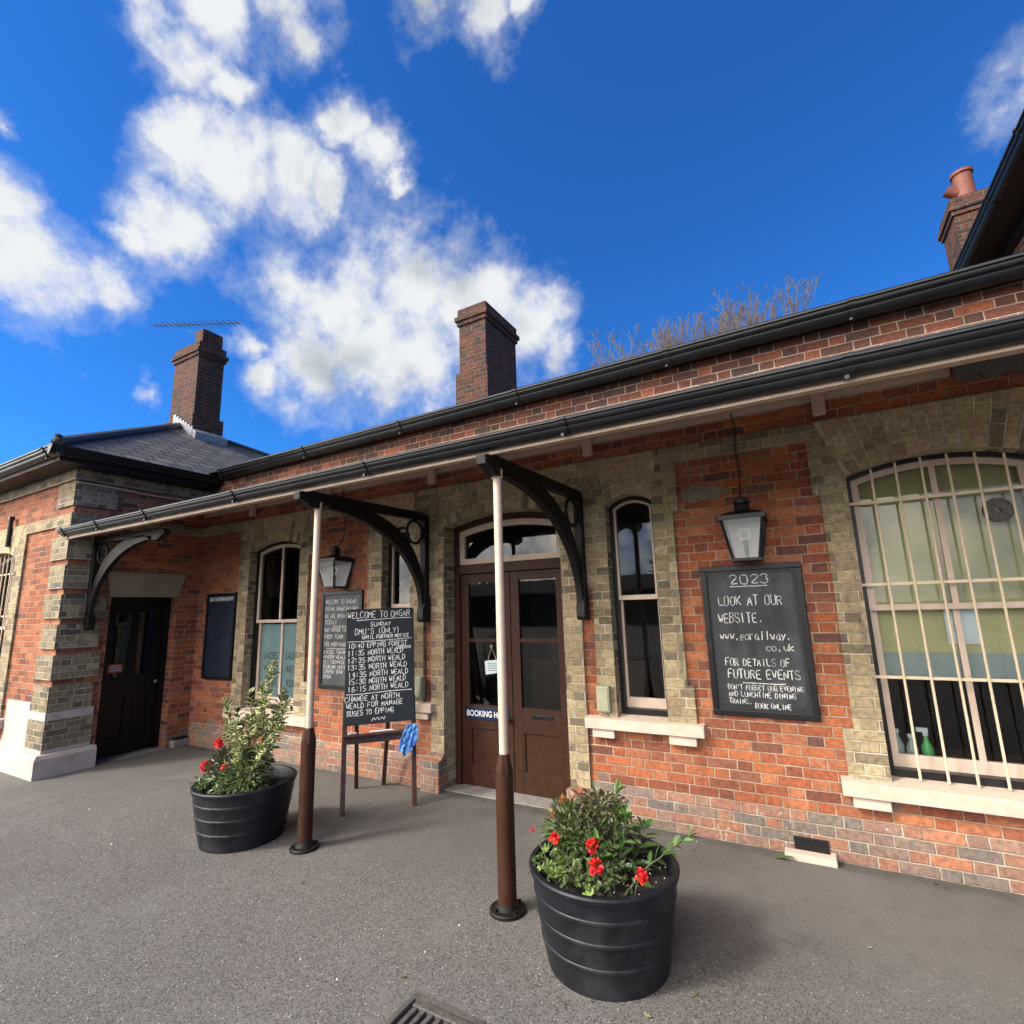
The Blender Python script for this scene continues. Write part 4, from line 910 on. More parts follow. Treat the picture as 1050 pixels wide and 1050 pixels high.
# sign on door, hanging card
bs = thing('booking_hall_sign', 'small navy sign reading BOOKING HALL on the left door leaf', 'sign', (-3.1, .19, .68))
q = MB(); q.box(-3.35, -2.80, yd + .02, yd + .0295, .675, .795); build('plate', q, M['bluesign'], bs, bevel=.002)
font_text(bs, 'lettering', 'BOOKING HALL', -3.325, .705, yd + .0195, .06, M['signwhite'], .50)
hc = thing('hanging_card', 'small pale card hanging from a hook inside the left door glass', 'sign', (-3.0, .18, 1.15))
q = MB(); yh = yd + .02; q.prism([(-3.09, yh, 1.275), (-2.87, yh, 1.30), (-2.87, yh, 1.165), (-3.08, yh, 1.135)], (0, .004, 0)); build('card', q, M['card'], hc)
q = MB(); q.tube([(-3.05, yh, 1.275), (-3.0, yh - .004, 1.42), (-2.94, yh, 1.285)], .004, 5); q.torus((-3.0, yh - .004, 1.43), .012, .004, (1, 0, 0), (0, 0, 1), 12, 5); build('cord', q, M['cream'], hc)
q = MB()
for k in range(4): q.box(-3.05, -2.92 + .03 * (k % 2), yh - .0012, yh - .0004, 1.245 - .022 * k, 1.251 - .022 * k)
build('printing', q, M['bluesign'], hc)
rs_ = thing('red_notice', 'small red notice on the glass of the dark corner door', 'sign', (x1, -.94, 1.1))
q = MB(); q.box(x1 - .003, x1 + .003, -1.03, -.85, 1.10, 1.22); build('plate', q, M['redsign'], rs_)
q = MB()
for k in range(3): q.box(x1 + .0032, x1 + .0042, -1.01, -.88 + .01 * k, 1.19 - .03 * k, 1.20 - .03 * k)
build('printing', q, M['card'], rs_)
# meter boxes
for nm, lab, xa, xb in (('utility_box', 'small grey green utility box beside the easel, left of the doors', -3.87, -3.72), ('utility_box', 'small grey green utility box on brickwork right of the doors', -1.735, -1.615)):
    o = thing(nm, lab, 'utility box', ((xa + xb) / 2, -.03, .9), 'utility boxes')
    q = MB(); q.box(xa, xb, -.095, -.0305, .90, 1.12); build('case', q, M['greybox'], o, bevel=.008)
    q = MB(); q.box(xa + .012, xb - .012, -.101, -.0953, .912, 1.108); build('cover', q, M['greybox'], o, bevel=.004)
# paper and bottles on the barred window's ledge
pa_ = MB(); pa_.box(.84, 1.02, .197, .20, 1.485, 1.74); tag(build('paper_notice', pa_, M['paper'], loc=(.93, .2, 1.5)), 'pale blue sheet of paper behind the barred window', 'paper')
for x, mt, lab, hh in ((.455, 'clearglass', 'cloudy clear bottle at the left end of the window ledge', .23), (.535, 'clearglass', 'shorter cloudy bottle between the clear and green bottles', .20), (.625, 'greenglass', 'green spray bottle on the barred window ledge', .22)):
    o = thing('bottle', lab, 'bottle', (x, .265, .6), 'bottles on the window ledge'); q = MB()
    q.lathe([(.034, 0), (.036, .01), (.036, hh * .55), (.015, hh * .78), (.013, hh * .9)], (x, .265, .636), 16, cap0=True); build('body', q, M[mt], o)
    q = MB(); q.lathe([(.017, hh * .9), (.017, hh * 1.02), (.001, hh * 1.02)], (x, .265, .636), 12)
    if mt == 'greenglass': q.box(x - .05, x + .018, .255, .275, .636 + hh * 1.02, .636 + hh * 1.15)
    build('cap', q, M['paper'], o)
lg_ = MB(); lg_.box(.37, 1.44, .24, .36, .60, .635); build('window_ledge', lg_, M['cream'], W4)

# ------------------------------------------------------------------ planters and plants
def planter(label, cx, cy, rb, rt, h, stave):
    o = thing('barrel_planter', label, 'planter', (cx, cy, 0), 'barrel planters')
    q = MB(); prof = [(rb, 0)]
    R_at = lambda z: rb + (rt - rb) * (z / h) ** .85
    for zz in (.13, .24, .34):
        prof += [(R_at(zz * h / .45 - .012), zz * h / .45 - .012), (R_at(zz * h / .45) + .0035, zz * h / .45 - .006), (R_at(zz * h / .45) + .0035, zz * h / .45 + .004), (R_at(zz * h / .45), zz * h / .45 + .008)]
    prof += [(R_at(h - .035), h - .035), (rt + .006, h - .028), (rt + .010, h - .008), (rt + .002, h), (rt - .022, h), (rt - .03, h - .012), (rt - .045, h - .11)]
    q.lathe(prof, (cx, cy, 0), 96, wob=(lambda k, n: (-.004 if k % 6 == 0 else 0)) if stave else None)
    build('barrel', q, M['tub'], o)
    s_ = MB(); rg = 10
    for i in range(rg):
        for k in range(28):
            def sp(i, k):
                r_ = (rt - .04) * i / rg; a_ = 2 * PI * k / 28; x, y = cx + r_ * math.cos(a_), cy + r_ * math.sin(a_)
                return (x, y, h - .075 + .03 * mnoise.noise((x * 9, y * 9, 1)) + .02 * (1 - i / rg))
            s_.face([sp(i, k), sp(i + 1, k), sp(i + 1, k + 1), sp(i, k + 1)], smooth=True)
    build('soil', s_, M['soil'], o)
    pr_ = random.Random(int(cx * 100)); pe = MB()
    for k in range(110):
        a_, r_ = pr_.uniform(0, 2 * PI), (rt - .05) * pr_.random() ** .5; g_ = pr_.uniform(.002, .005)
        pe.obox((cx + r_ * math.cos(a_), cy + r_ * math.sin(a_), h - .055 + .018 * pr_.random()), (g_, g_ * .4, 0), (-g_ * .4, g_, 0), (0, 0, g_))
    pq = build('perlite', pe, M['signwhite'], o); tag(pq, kind='stuff')
    return o
TR_ = (-1.135, -1.70); TL_ = (-4.375, -1.635)
planter('black barrel planter with red flowers in front of the door', TR_[0], TR_[1], .315, .392, .465, False)
planter('black barrel planter with tall variegated shrub left of the left post', TL_[0], TL_[1], .32, .40, .45, True)
def leaf(mb, b, d, L, W, rnd, curl=.25, tone=None, fold=.18):
    d = Vector(d).normalized(); sd = d.cross(Vector((0, 0, 1)))
    if sd.length < .05: sd = d.cross(Vector((1, 0, 0)))
    sd.normalize(); sd = (Matrix.Rotation(rnd.uniform(-.9, .9), 3, d) @ sd); n = sd.cross(d)
    tone = rnd.random() if tone is None else tone; b = Vector(b)
    secs = []
    for t_, w_ in ((0, .12), (.25, .75), (.55, 1.0), (.82, .62), (1, .04)):
        c_ = b + d * L * t_ - n * (curl * L * t_ * t_); s_ = sd * W * .5 * w_; f_ = n * (fold * W * w_)
        secs.append((c_ - s_ + f_, c_, c_ + s_ + f_, t_))
    for a, c_ in zip(secs, secs[1:]):
        mb.face([a[0], a[1], c_[1], c_[0]], [(0, a[3]), (.5, a[3]), (.5, c_[3]), (0, c_[3])], True); mb.face([a[1], a[2], c_[2], c_[1]], [(.5, a[3]), (1, a[3]), (1, c_[3]), (.5, c_[3])], True)
        mb.tone += [tone, tone]
def newleaf(): m_ = MB(); m_.tone = []; return m_
def rdir(r, up_=.3):
    while True:
        v = Vector((r.uniform(-1, 1), r.uniform(-1, 1), r.uniform(-1, 1)))
        if .05 < v.length < 1: break
    v.normalize(); v.z += up_; return v.normalized()
def plant(name, label, cat, base, stems, lm, L, W, step, r, sr=.005, spread=1.0, tiptone=True, rosette=3, curl=.25, jit=.02):
    """stems: lists of points; leaves in small whorls along the upper part of each stem"""
    o = thing(name, label, cat, base); sm = MB(); lv = newleaf()
    for st in stems:
        P = [Vector(p) for p in st]; Q = [P[0]]
        for a, b_ in zip(P, P[1:]):
            for k in range(1, 5): Q.append(a.lerp(b_, k / 4) + Vector((r.uniform(-jit, jit) * .4, r.uniform(-jit, jit) * .4, 0)))
        sm.tube(Q, sr, 6, r1=sr * .5)
        tot = sum((b_ - a).length for a, b_ in zip(Q, Q[1:])); s_ = tot * .22; acc = 0; ph = r.uniform(0, 6)
        for a, b_ in zip(Q, Q[1:]):
            sl = (b_ - a).length
            while s_ < acc + sl:
                t_ = (s_ - acc) / sl; c_ = a.lerp(b_, t_); ax = (b_ - a).normalized(); fr_ = s_ / tot
                e1 = ax.cross(Vector((.3, .2, 1))).normalized(); e2 = ax.cross(e1)
                for k in range(rosette):
                    g = ph + k * 2 * PI / rosette + r.uniform(-.4, .4); d = (e1 * math.cos(g) + e2 * math.sin(g)) * spread + ax * (.35 + .8 * fr_)
                    leaf(lv, c_, d, L * r.uniform(.65, 1.15), W * r.uniform(.75, 1.15), r, curl, min(1, max(0, r.gauss(.25 + .5 * fr_, .25))))
                ph += 1.1; s_ += step * r.uniform(.7, 1.3)
            acc += sl
        for k in range(4): leaf(lv, Q[-1], rdir(r, .5) + (Q[-1] - Q[-2]).normalized(), L * .7, W * .7, r, curl, r.uniform(.6, 1))
    build('stems', sm, M['stem'], o); build('leaves', lv, M[lm], o, weld=False)
    return o
def blob_foliage(lv, c, rad, n, L, W, r, up_=.4, lo=0, hi=1):
    for _ in range(n):
        d = rdir(r, 0); q = Vector(c) + Vector((d.x * rad[0], d.y * rad[1], d.z * rad[2])) * r.random() ** .45
        leaf(lv, q, d + Vector((0, 0, up_)), L * r.uniform(.6, 1.2), W * r.uniform(.7, 1.2), r, .3, lo + (hi - lo) * min(1, max(0, r.gauss(.5, .3))))
def flower(label, c, rad, r, n=16, mt='petal', name='geranium_flower', stemto=None):
    o = thing(name, label, 'flower', c, 'red flowers in the planters'); p_ = newleaf(); c = Vector(c)
    for k in range(n):
        d = rdir(r, .25); ctr = c + d * rad * .55
        for j in range(4):
            leaf(p_, ctr, rdir(r, .1) + d * .5, rad * .62, rad * .62, r, .2, r.random())
    build('petals', p_, M[mt], o, weld=False)
    if stemto: s_ = MB(); s_.tube([stemto, Vector(stemto).lerp(c, .6) + Vector((0, 0, .02)), c], .004, 5); build('stem', s_, M['stem'], o)
    return o
# right tub
r = random.Random(11); bx, by = TR_; zs = .40
def P3(dx, dy, z): return (bx + dx, by + dy, z)
plant('laurel_plant', 'upright laurel stems with broad green leaves in the right planter', 'plant', P3(.1, .02, zs), [[P3(.07, .0, zs), P3(.07, .02, .58), P3(.085, .05, .80)], [P3(.10, -.05, zs), P3(.13, -.04, .55), P3(.15, .0, .70)], [P3(.05, -.08, zs), P3(.03, -.12, .52), P3(.02, -.13, .60)], [P3(.12, .06, zs), P3(.18, .1, .52), P3(.2, .14, .6)]], 'laurel', .105, .034, .035, r, .006, 1.0, rosette=2, curl=.3)
plant('laurel_sprig', 'single leaning leafy sprig reaching over the right rim', 'plant', P3(.2, -.05, zs), [[P3(.17, -.16, zs), P3(.27, -.10, .52), P3(.38, -.02, .60), P3(.47, .03, .645)]], 'laurel', .085, .032, .045, r, .0055, .9, rosette=2, curl=.2)
o = thing('bronze_shrub', 'bushy bronze purple leaved shrub at the back of the right planter', 'plant', P3(-.08, .1, zs)); lv = newleaf(); sm = MB()
blob_foliage(lv, P3(-.06, .10, .58), (.24, .16, .14), 420, .046, .024, r, -.1); blob_foliage(lv, P3(-.04, .12, .69), (.17, .11, .08), 260, .042, .022, r, -.2)
for k in range(9): q = P3(-.06 + r.uniform(-.15, .15), .1 + r.uniform(-.1, .1), .64); sm.tube([P3(-.06, .08, zs - .02), q], .004, 5)
build('stems', sm, M['stem'], o); build('leaves', lv, M['purple'], o, weld=False)
o = thing('pieris_shrub', 'green shrub with orange new shoots at left of the right planter', 'plant', P3(-.24, .06, zs)); lv = newleaf(); sm = MB()
blob_foliage(lv, P3(-.22, .05, .56), (.13, .12, .14), 380, .062, .017, r); blob_foliage(lv, P3(-.06, .0, .53), (.16, .11, .09), 260, .07, .016, r, lo=0, hi=.6)
for c_ in ((-.25, .04, .70), (-.17, .1, .74), (-.30, .02, .62)):
    sh = newleaf()
    for k in range(9): leaf(sh, P3(*c_), rdir(r, .8), .055, .014, r, .1)
    build('shoot', sh, M['orange'], o, weld=False)
for k in range(8): q = P3(-.22 + r.uniform(-.1, .1), .05 + r.uniform(-.1, .1), .6); sm.tube([P3(-.2, .04, zs - .02), q], .004, 5)
build('stems', sm, M['stem'], o); build('leaves', lv, M['shrub'], o, weld=False)
def geranium(label, pts, r, lm='geran', sz=.058):
    o = thing('geranium', label, 'plant', pts[0]); sm = MB(); lv = newleaf()
    for p in pts:
        p = Vector(p); root = Vector((p.x * .6 + bx * .4 if p.x > -3 else p.x * .6 + TL_[0] * .4, p.y * .8 + (by if p.x > -3 else TL_[1]) * .2, zs - .02)); sm.tube([root, root.lerp(p, .6) + Vector((0, 0, .02)), p], .0035, 5)
        n_ = 7; tn = r.random(); tilt = rdir(r, 1.4); e1 = tilt.cross(Vector((1, .2, 0))).normalized(); e2 = tilt.cross(e1); rad = sz * .5 * r.uniform(.75, 1.2)
        ring = [p + (e1 * math.cos(a_) + e2 * math.sin(a_)) * rad * (1 + .12 * math.sin(a_ * 5)) + tilt * (.010 + .007 * math.sin(a_ * 5)) for a_ in [2 * PI * k / 20 for k in range(20)]]
        for k in range(19): lv.face([p, ring[k], ring[k + 1]], [(.5, .5), (.3, 1), (.7, 1)], True); lv.tone.append(min(1, max(0, tn + r.uniform(-.15, .15))))
    build('stems', sm, M['stem'], o); build('leaves', lv, M[lm], o, weld=False)
    return o
geranium('geranium with round lime green leaves at the front left rim', [P3(-.26 + r.uniform(-.07, .12), -.17 + r.uniform(-.08, .1), zs + r.uniform(.03, .12)) for _ in range(16)], r)
geranium('small geranium with round leaves at the front centre rim', [P3(-.0 + r.uniform(-.06, .06), -.27 + r.uniform(-.05, .05), zs + r.uniform(.03, .07)) for _ in range(7)], r, sz=.05)
o = thing('sage_plant', 'low straggly dull pink green plant between the red flowers', 'plant', P3(-.08, -.2, zs)); lv = newleaf(); sm = MB()
for k in range(24):
    q = P3(-.06 + r.uniform(-.16, .26), -.19 + r.uniform(-.1, .1), zs + r.uniform(.05, .13)); sm.tube([P3(-.06 + r.uniform(-.1, .2), -.18, zs - .03), q], .003, 5)
    for j in range(8): leaf(lv, Vector(q) + Vector((r.uniform(-.02, .02), r.uniform(-.02, .02), r.uniform(-.03, .02))), rdir(r, .3), .042, .017, r, .3)
build('stems', sm, M['stem'], o); build('leaves', lv, M['fine'], o, weld=False)
flower('red geranium head at centre of the right planter', P3(.02, -.17, .60), .038, r, stemto=P3(.01, -.14, zs)); flower('lower red geranium head at centre front of the right planter', P3(.055, -.235, .535), .038, r, stemto=P3(.03, -.18, zs))
flower('red geranium head near the right rim under the leaning sprig', P3(.27, -.20, .52), .036, r, stemto=P3(.22, -.16, zs)); flower('red geranium head at left of the right planter', P3(-.22, -.13, .58), .032, r, stemto=P3(-.2, -.1, zs))
flower('tiny red flower on a thin stalk beyond the left rim', P3(-.40, -.05, .56), .014, r, n=6, stemto=P3(-.28, -.08, zs))
# left tub
r = random.Random(5); bx, by = TL_; zs = .385
stems = []
for tx, ty, tz in ((.24, .02, 1.40), (-.34, -.02, 1.07), (.44, .04, 1.08), (.46, -.06, .90), (.10, .05, 1.22), (-.10, .06, 1.13), (.18, -.10, .98), (.36, -.12, .76), (-.22, -.06, .88), (.0, -.12, .92), (.30, .10, 1.16), (-.02, .1, 1.0), (.32, .0, .95), (-.28, .06, .97), (.12, -.14, .80)):
    stems.append([P3(.05 + tx * .1, ty * .3, zs), P3(.05 + tx * .45 + r.uniform(-.04, .04), ty * .7, zs + (tz - zs) * .5), P3(tx * .85, ty, zs + (tz - zs) * .82), P3(tx, ty, tz)])
plant('variegated_shrub', 'tall variegated shrub with cream edged leaves in the left planter', 'shrub', P3(0, 0, zs), stems, 'holly', .078, .046, .034, r, .007, 1.5, rosette=3, curl=.2)
o = thing('fine_leaved_shrub', 'bushy fine green shrub spilling at the right side of the left planter', 'shrub', P3(.15, -.1, zs)); lv = newleaf(); sm = MB()
blob_foliage(lv, P3(.13, -.1, .50), (.22, .18, .16), 800, .05, .016, r, .2)
for k in range(10): sm.tube([P3(.12, -.08, zs - .02), P3(.13 + r.uniform(-.15, .15), -.1 + r.uniform(-.12, .12), .6)], .004, 5)
build('stems', sm, M['stem'], o); build('leaves', lv, M['fine'], o, weld=False)
o = thing('dark_leaved_shrub', 'dark purplish shrub at left of the left planter under red flowers', 'shrub', P3(-.2, -.05, zs)); lv = newleaf(); sm = MB()
blob_foliage(lv, P3(-.22, -.04, .53), (.16, .14, .14), 420, .058, .024, r, .5, 0, .45)
for k in range(9): sm.tube([P3(-.2, -.04, zs - .02), P3(-.22 + r.uniform(-.12, .12), -.04 + r.uniform(-.1, .1), .6)], .004, 5)
build('stems', sm, M['stem'], o); build('leaves', lv, M['purple'], o, weld=False)
o = thing('trailing_plant', 'low grey green plant along the front rim of the left planter', 'plant', P3(-.1, -.28, zs)); lv = newleaf(); sm = MB()
for k in range(30):
    q = P3(-.08 + r.uniform(-.22, .22), -.25 + r.uniform(-.08, .08), zs + r.uniform(.03, .11)); sm.tube([P3(-.08 + r.uniform(-.15, .15), -.2, zs - .03), q], .003, 5)
    for j in range(8): leaf(lv, Vector(q) + Vector((r.uniform(-.02, .02), r.uniform(-.02, .02), r.uniform(-.03, .02))), rdir(r, .3), .045, .02, r, .3)
build('stems', sm, M['stem'], o); build('leaves', lv, M['fine'], o, weld=False)
flower('upper red flower at left of the left planter', P3(-.37, -.04, .71), .045, r, stemto=P3(-.2, 0, zs)); flower('lower large red flower at left of the left planter', P3(-.36, -.14, .545), .048, r, stemto=P3(-.2, -.05, zs)); flower('small red flower in the middle of the left planter', P3(-.06, -.16, .58), .032, r, stemto=P3(-.03, -.08, zs))
flower('pale peach bloom among the variegated leaves', P3(.15, -.06, .78), .040, r, mt='peach', name='peach_flower', stemto=P3(.1, -.04, .5)); flower('peach bloom at the right of the variegated shrub', P3(.25, -.06, .80), .026, r, mt='peach', name='peach_flower', stemto=P3(.15, -.03, .5))

# ------------------------------------------------------------------ litter and a fallen leaf
r = random.Random(21); lt = MB()
for k in range(34):
    x, y = r.uniform(-7.5, 1.6), r.uniform(-3.6, -.1); s_ = r.uniform(.003, .008); a_ = r.uniform(0, PI); e1 = Vector((math.cos(a_), math.sin(a_), 0)) * s_ * r.choice((1, 1, 1, 3)); e2 = Vector((-math.sin(a_), math.cos(a_), 0)) * s_
    lt.obox((x, y, .0005), e1, e2, (0, 0, s_ * .6))
tag(build('litter', lt, M['signwhite']), 'scattered pale grit and paper scraps on the asphalt', 'litter', kind='stuff')
lv = newleaf()
for k in range(60):
    if k < 25: x, y = r.uniform(-1.4, -.6), -1.95 + r.uniform(-.15, .25)
    else: x, y = r.uniform(-7, 1.5), r.choice((r.uniform(-.4, -.1), r.uniform(-3, -.1)))
    leaf(lv, (x, y, .006), (r.uniform(-1, 1), r.uniform(-1, 1), .05), r.uniform(.015, .04), .014, r, -.1)
tag(build('fallen_leaves', lv, M['purple'], weld=False), 'small dry leaves scattered over the asphalt', 'leaves', kind='stuff')
lv = newleaf(); leaf(lv, (-.42, -.16, .008), (1, .15, .05), .13, .05, r, -.1, .6); tag(build('fallen_leaf', lv, M['laurel'], loc=(-.4, -.15, 0), weld=False), 'single green leaf lying on the asphalt against the wall', 'leaf')

# ------------------------------------------------------------------ trees
def bare_tree(label, x, y, H_, seed, spread=.42, r0=.28, depth=9):
    rr = random.Random(seed); o = thing('bare_tree', label, 'tree', (x, y, 0), 'bare trees beyond the roof'); tk = MB(); cr_ = MB()
    def grow(p, d, L, rad, lev):
        q = [p]; dd_ = d.copy()
        for k in range(3): dd_ = (dd_ + Vector((rr.uniform(-.14, .14), rr.uniform(-.14, .14), .07))).normalized(); q.append(q[-1] + dd_ * L / 3)
        (tk if lev < 2 else cr_).tube(q, rad, 7 if lev < 2 else 4 if lev < 4 else 3, r1=rad * .66, cap=False)
        if lev >= depth: return
        for k in range(2 if lev == 0 else rr.choice((2, 3, 3)) if lev < 4 else 2):
            a_ = rr.uniform(0, 2 * PI); v = (dd_ + Vector((math.cos(a_), math.sin(a_), .15)) * rr.uniform(.35, .75) * spread * 1.5).normalized()
            grow(q[rr.choice((1, 2, 3, 3))] if lev else q[3], v, L * rr.uniform(.64, .80), max(.016, rad * .62), lev + 1)
    grow(Vector((x, y, 0)), Vector((0, 0, 1)), H_ * .27, r0, 0)
    zz_ = sorted(v.z for v in cr_.v); f_ = H_ / zz_[int(len(zz_) * .97)]
    for mb in (tk, cr_): mb.v = [Vector((x + (v.x - x) * f_ * .85, y + (v.y - y) * f_ * .4, v.z * f_ if v.z * f_ < H_ - 1.2 else H_ - 1.2 + (v.z * f_ - H_ + 1.2) * .6)) for v in mb.v]
    build('trunk', tk, M['twig'], o, weld=False); build('crown', cr_, M['twig'], o, weld=False)
ROW = [(-8.5, 17.2), (-7.6, 17.9), (-6.7, 18.8), (-5.6, 19.9), (-4.6, 20.0), (-3.5, 19.5), (-2.5, 19.0), (-1.5, 18.3), (-.6, 17.7)]
WHERE = ['leftmost bare tree of the row beyond the roof', 'second bare tree from the left beyond the roof', 'third bare tree from the left beyond the roof', 'tallest bare tree beyond the roof', 'middle bare tree of the row beyond the roof', 'fourth bare tree from the right beyond the roof', 'third bare tree from the right beyond the roof', 'second bare tree from the right beyond the roof', 'rightmost bare tree of the row beyond the roof']
for k, ((x, H_), lab) in enumerate(zip(ROW, WHERE)): bare_tree(lab, x, 26 + (k % 3) * .7, H_, 140 + k, depth=9)
def leafy_tree(label, x, y, H_, R_, seed, n=1500):
    rr = random.Random(seed); o = thing('leafy_tree', label, 'tree', (x, y, 0), 'trees across the platform'); tk = MB(); lv = newleaf()
    tk.tube([(x, y, 0), (x + .1, y, H_ * .35), (x, y, H_ * .7)], .25, 8, r1=.1)
    cl = [(x + rr.uniform(-R_, R_) * .7, y + rr.uniform(-R_, R_) * .7, H_ * rr.uniform(.35, .9), R_ * rr.uniform(.3, .55)) for _ in range(14)]
    for c_ in cl: tk.tube([(x, y, H_ * .4), (c_[0], c_[1], c_[2])], .06, 5, r1=.02)
    for k in range(n): c_ = rr.choice(cl); d = rdir(rr, 0); q = Vector(c_[:3]) + d * c_[3] * rr.random() ** .4; leaf(lv, q, d, .35, .25, rr, .2)
    build('trunk', tk, M['twig'], o); build('crown', lv, M['farleaf'], o, weld=False)

# ------------------------------------------------------------------ across the platform, seen in the window glass
OP = thing('opposite_shelter', 'low gabled brick shelter far across the platform behind the viewer', 'building', (-18, -44, 0))
q = MB(); q.box(-33, -3, -46, -42, -.02, 3.2); build('brick_wall', q, M['dred'], OP)
q = MB(); q.prism([(-33.3, -41.6, 3.15), (-33.3, -44, 4.6), (-33.3, -46.4, 3.15)], (30.6, 0, 0)); build('slate_roof', q, M['slate'], OP)
for k, (x, y, H_, R_, lab) in enumerate(((-38, -52, 7.5, 4.5, 'leafy tree behind the shelter across the platform, left'), (-24, -53, 7, 4.5, 'leafy tree behind the shelter across the platform, middle'), (-10, -52, 7.5, 4.5, 'leafy tree behind the shelter across the platform, right'))):
    leafy_tree(lab, x, y, H_, R_, 60 + k)

# ------------------------------------------------------------------ camera
cam = bpy.data.cameras.new('camera'); co_ = bpy.data.objects.new('camera', cam); COL.objects.link(co_)
Rw = [[0.8686972727183379, 0.4944891128364048, -0.029078611692912985], [0.11564146224181503, -0.1453720751170134, 0.9825955485278511], [-0.48165558294521693, 0.8569407663674538, 0.18346776925461455]]
mw = Matrix(((Rw[0][0], Rw[1][0], -Rw[2][0], 0), (Rw[0][1], Rw[1][1], -Rw[2][1], -4.6115), (Rw[0][2], Rw[1][2], -Rw[2][2], 1.83), (0, 0, 0, 1)))
co_.matrix_world = mw; cam.sensor_width = 36; cam.lens = 18; cam.clip_start = .05; cam.clip_end = 1000; S.camera = co_

# ------------------------------------------------------------------ sun, sky, clouds
EL, SD = math.radians(40), Vector((-.62, -.785, 0)).normalized()      # sun stands behind and left of the viewer
sv_ = Vector((SD.x * math.cos(EL), SD.y * math.cos(EL), math.sin(EL)))
sl = bpy.data.lights.new('sun', 'SUN'); sl.energy = 1.3; sl.angle = math.radians(10); sl.color = (1, .94, .86)
so = bpy.data.objects.new('sun', sl); COL.objects.link(so); so.rotation_euler = sv_.to_track_quat('Z', 'Y').to_euler(); so.location = (-10, -12, 14)
wd = bpy.data.worlds.new('World'); S.world = wd; wd.use_nodes = True; t = NT(wd)
bg = t.n['Background']; bg.inputs['Strength'].default_value = .12
sky = t.new('ShaderNodeTexSky', sky_type='NISHITA'); sky.sun_disc = False; sky.sun_elevation = EL; sky.sun_rotation = math.atan2(sv_.x, sv_.y); sky.altitude = 100; sky.air_density = 1.0; sky.dust_density = .25; sky.ozone_density = 3.0
skc = t.mix(1.0, sky.outputs[0], (.072, .262, .50, 1), 'MULTIPLY')
D0 = t.new('ShaderNodeTexCoord').outputs['Generated']
def vm(op, a, b=None, sc=None):
    n = t.new('ShaderNodeVectorMath', operation=op); t.set(n.inputs[0], a)
    if b is not None: t.set(n.inputs[1], b)
    if sc is not None: n.inputs['Scale'].default_value = sc
    return n.outputs['Value'] if op in ('DISTANCE', 'LENGTH', 'DOT_PRODUCT') else n.outputs[0]
wv = vm('SCALE', vm('SUBTRACT', t.noise(D0, 6, 6, .6, 1), (.5, .5, .5)), sc=.16)
D1 = vm('ADD', D0, wv)
# cloud puffs: direction and angular radius
CLOUDS = []
def puff(px, py, rp):
    f = lambda x, y: (Vector(Rw[0]) * ((x - 525) / 525) - Vector(Rw[1]) * ((y - 525) / 525) + Vector(Rw[2])).normalized()
    c = f(px, py); return c, (f(px + rp, py) - c).length * .5 + (f(px, py + rp) - c).length * .5
for q in ((-5, 255, 75), (45, 262, 62), (95, 278, 40), (15, 195, 45), (-10, 115, 22), (-60, 230, 90), (230, 15, 52), (165, 15, 36), (290, 15, 48), (320, 48, 26), (200, 65, 38), (235, 90, 34), (200, 128, 34), (235, 185, 60), (295, 190, 50),
          (185, 235, 52), (140, 243, 22), (335, 195, 26), (355, 140, 24), (395, 165, 30), (418, 190, 16), (300, 285, 50), (360, 300, 66), (430, 305, 62), (480, 318, 54), (530, 345, 44), (330, 365, 52), (380, 345, 60), (420, 375, 58), (490, 370, 50), (275, 392, 24), (565, 370, 30),
          (248, 360, 18), (160, 402, 16), (425, -5, 34), (495, 10, 38), (535, 8, 22), (1048, 75, 42), (20, 525, 30)):
    CLOUDS.append(puff(*q))
acc = None
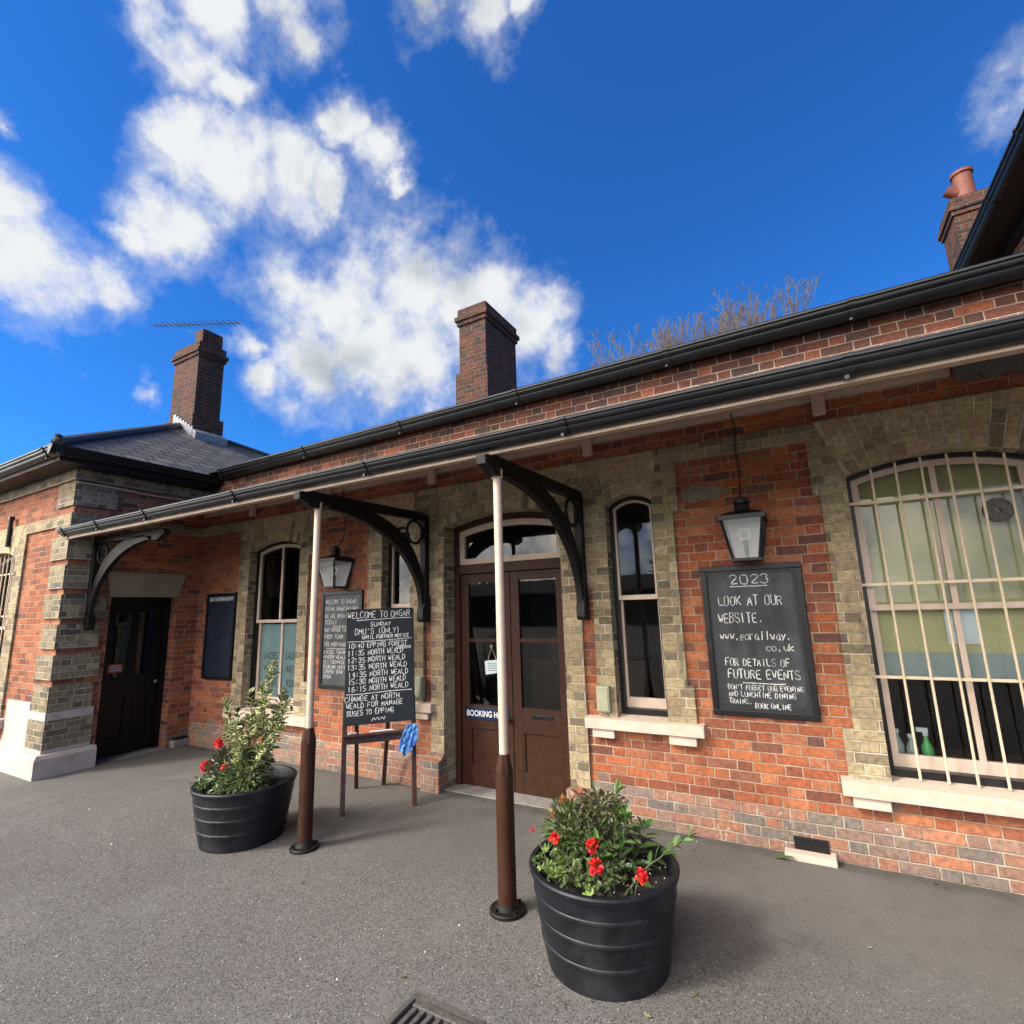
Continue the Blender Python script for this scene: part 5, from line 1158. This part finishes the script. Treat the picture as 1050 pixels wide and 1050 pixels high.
for c, rad in CLOUDS:
    d = t.math('SUBTRACT', 1.0, t.math('DIVIDE', vm('DISTANCE', D1, tuple(c)), rad * 1.28))
    acc = d if acc is None else t.new('ShaderNodeMath', operation='SMOOTH_MAX', ins={0: acc, 1: d, 2: .12}).outputs[0]
sd_ = t.new('ShaderNodeSeparateXYZ'); t.set(sd_.inputs[0], D0)
# broken bright cloud added behind the viewer, out of view, to light the facade
back = t.math('MULTIPLY_ADD', t.sm(vm('DOT_PRODUCT', D0, (-.35, -.937, .0)), .15, .6), 1.45, -.95)
acc = t.math('MAXIMUM', acc, back)
fb = t.noise(D0, 8, 9, .60); fb2 = t.noise(D0, 30, 6, .6); fl_ = t.noise(D1, 5, 3, .5); fls = t.noise(vm('ADD', D1, (.0, .0, .07)), 5, 3, .5)
den = t.math('ADD', acc, t.math('MULTIPLY_ADD', t.math('SUBTRACT', fb, .5), 1.9, t.math('MULTIPLY', t.math('SUBTRACT', fb2, .5), .4)))
al = t.math('POWER', t.sm(den, .0, .80), 1.15)
al = t.math('MAXIMUM', al, t.math('MULTIPLY', t.sm(t.math('MULTIPLY_ADD', t.math('SUBTRACT', fb2, .5), .5, den), -.22, .55), .34))
# thick middles and undersides go slightly grey, rims and tops stay white
shade = t.sm(t.math('ADD', t.math('MULTIPLY', t.math('SUBTRACT', fls, fl_), 2.2), t.math('MULTIPLY_ADD', t.math('SUBTRACT', fb, .5), -.8, t.math('MULTIPLY', den, .30))), .05, .85)
glow = t.math('MULTIPLY', t.sm(vm('DOT_PRODUCT', D0, tuple(sv_)), .2, .95), t.sm(sd_.outputs[1], .05, -.35))
cc = t.mix(shade, (2.10, 2.15, 2.2, 1), (1.08, 1.2, 1.34, 1))
cc = t.mix(glow, cc, (25, 22.4, 18.8, 1))  # extra warm brightness added to the unseen cloud on the sun side, as fill
t.set(bg.inputs['Color'], t.mix(al, skc, cc))

# ------------------------------------------------------------------ render settings
S.view_settings.view_transform = 'Standard'; S.view_settings.look = 'None'; S.view_settings.exposure = 1.78; S.view_settings.gamma = 1
S.render.engine = 'CYCLES'; S.cycles.max_bounces = 6; S.cycles.transparent_max_bounces = 12; S.cycles.use_denoising = True
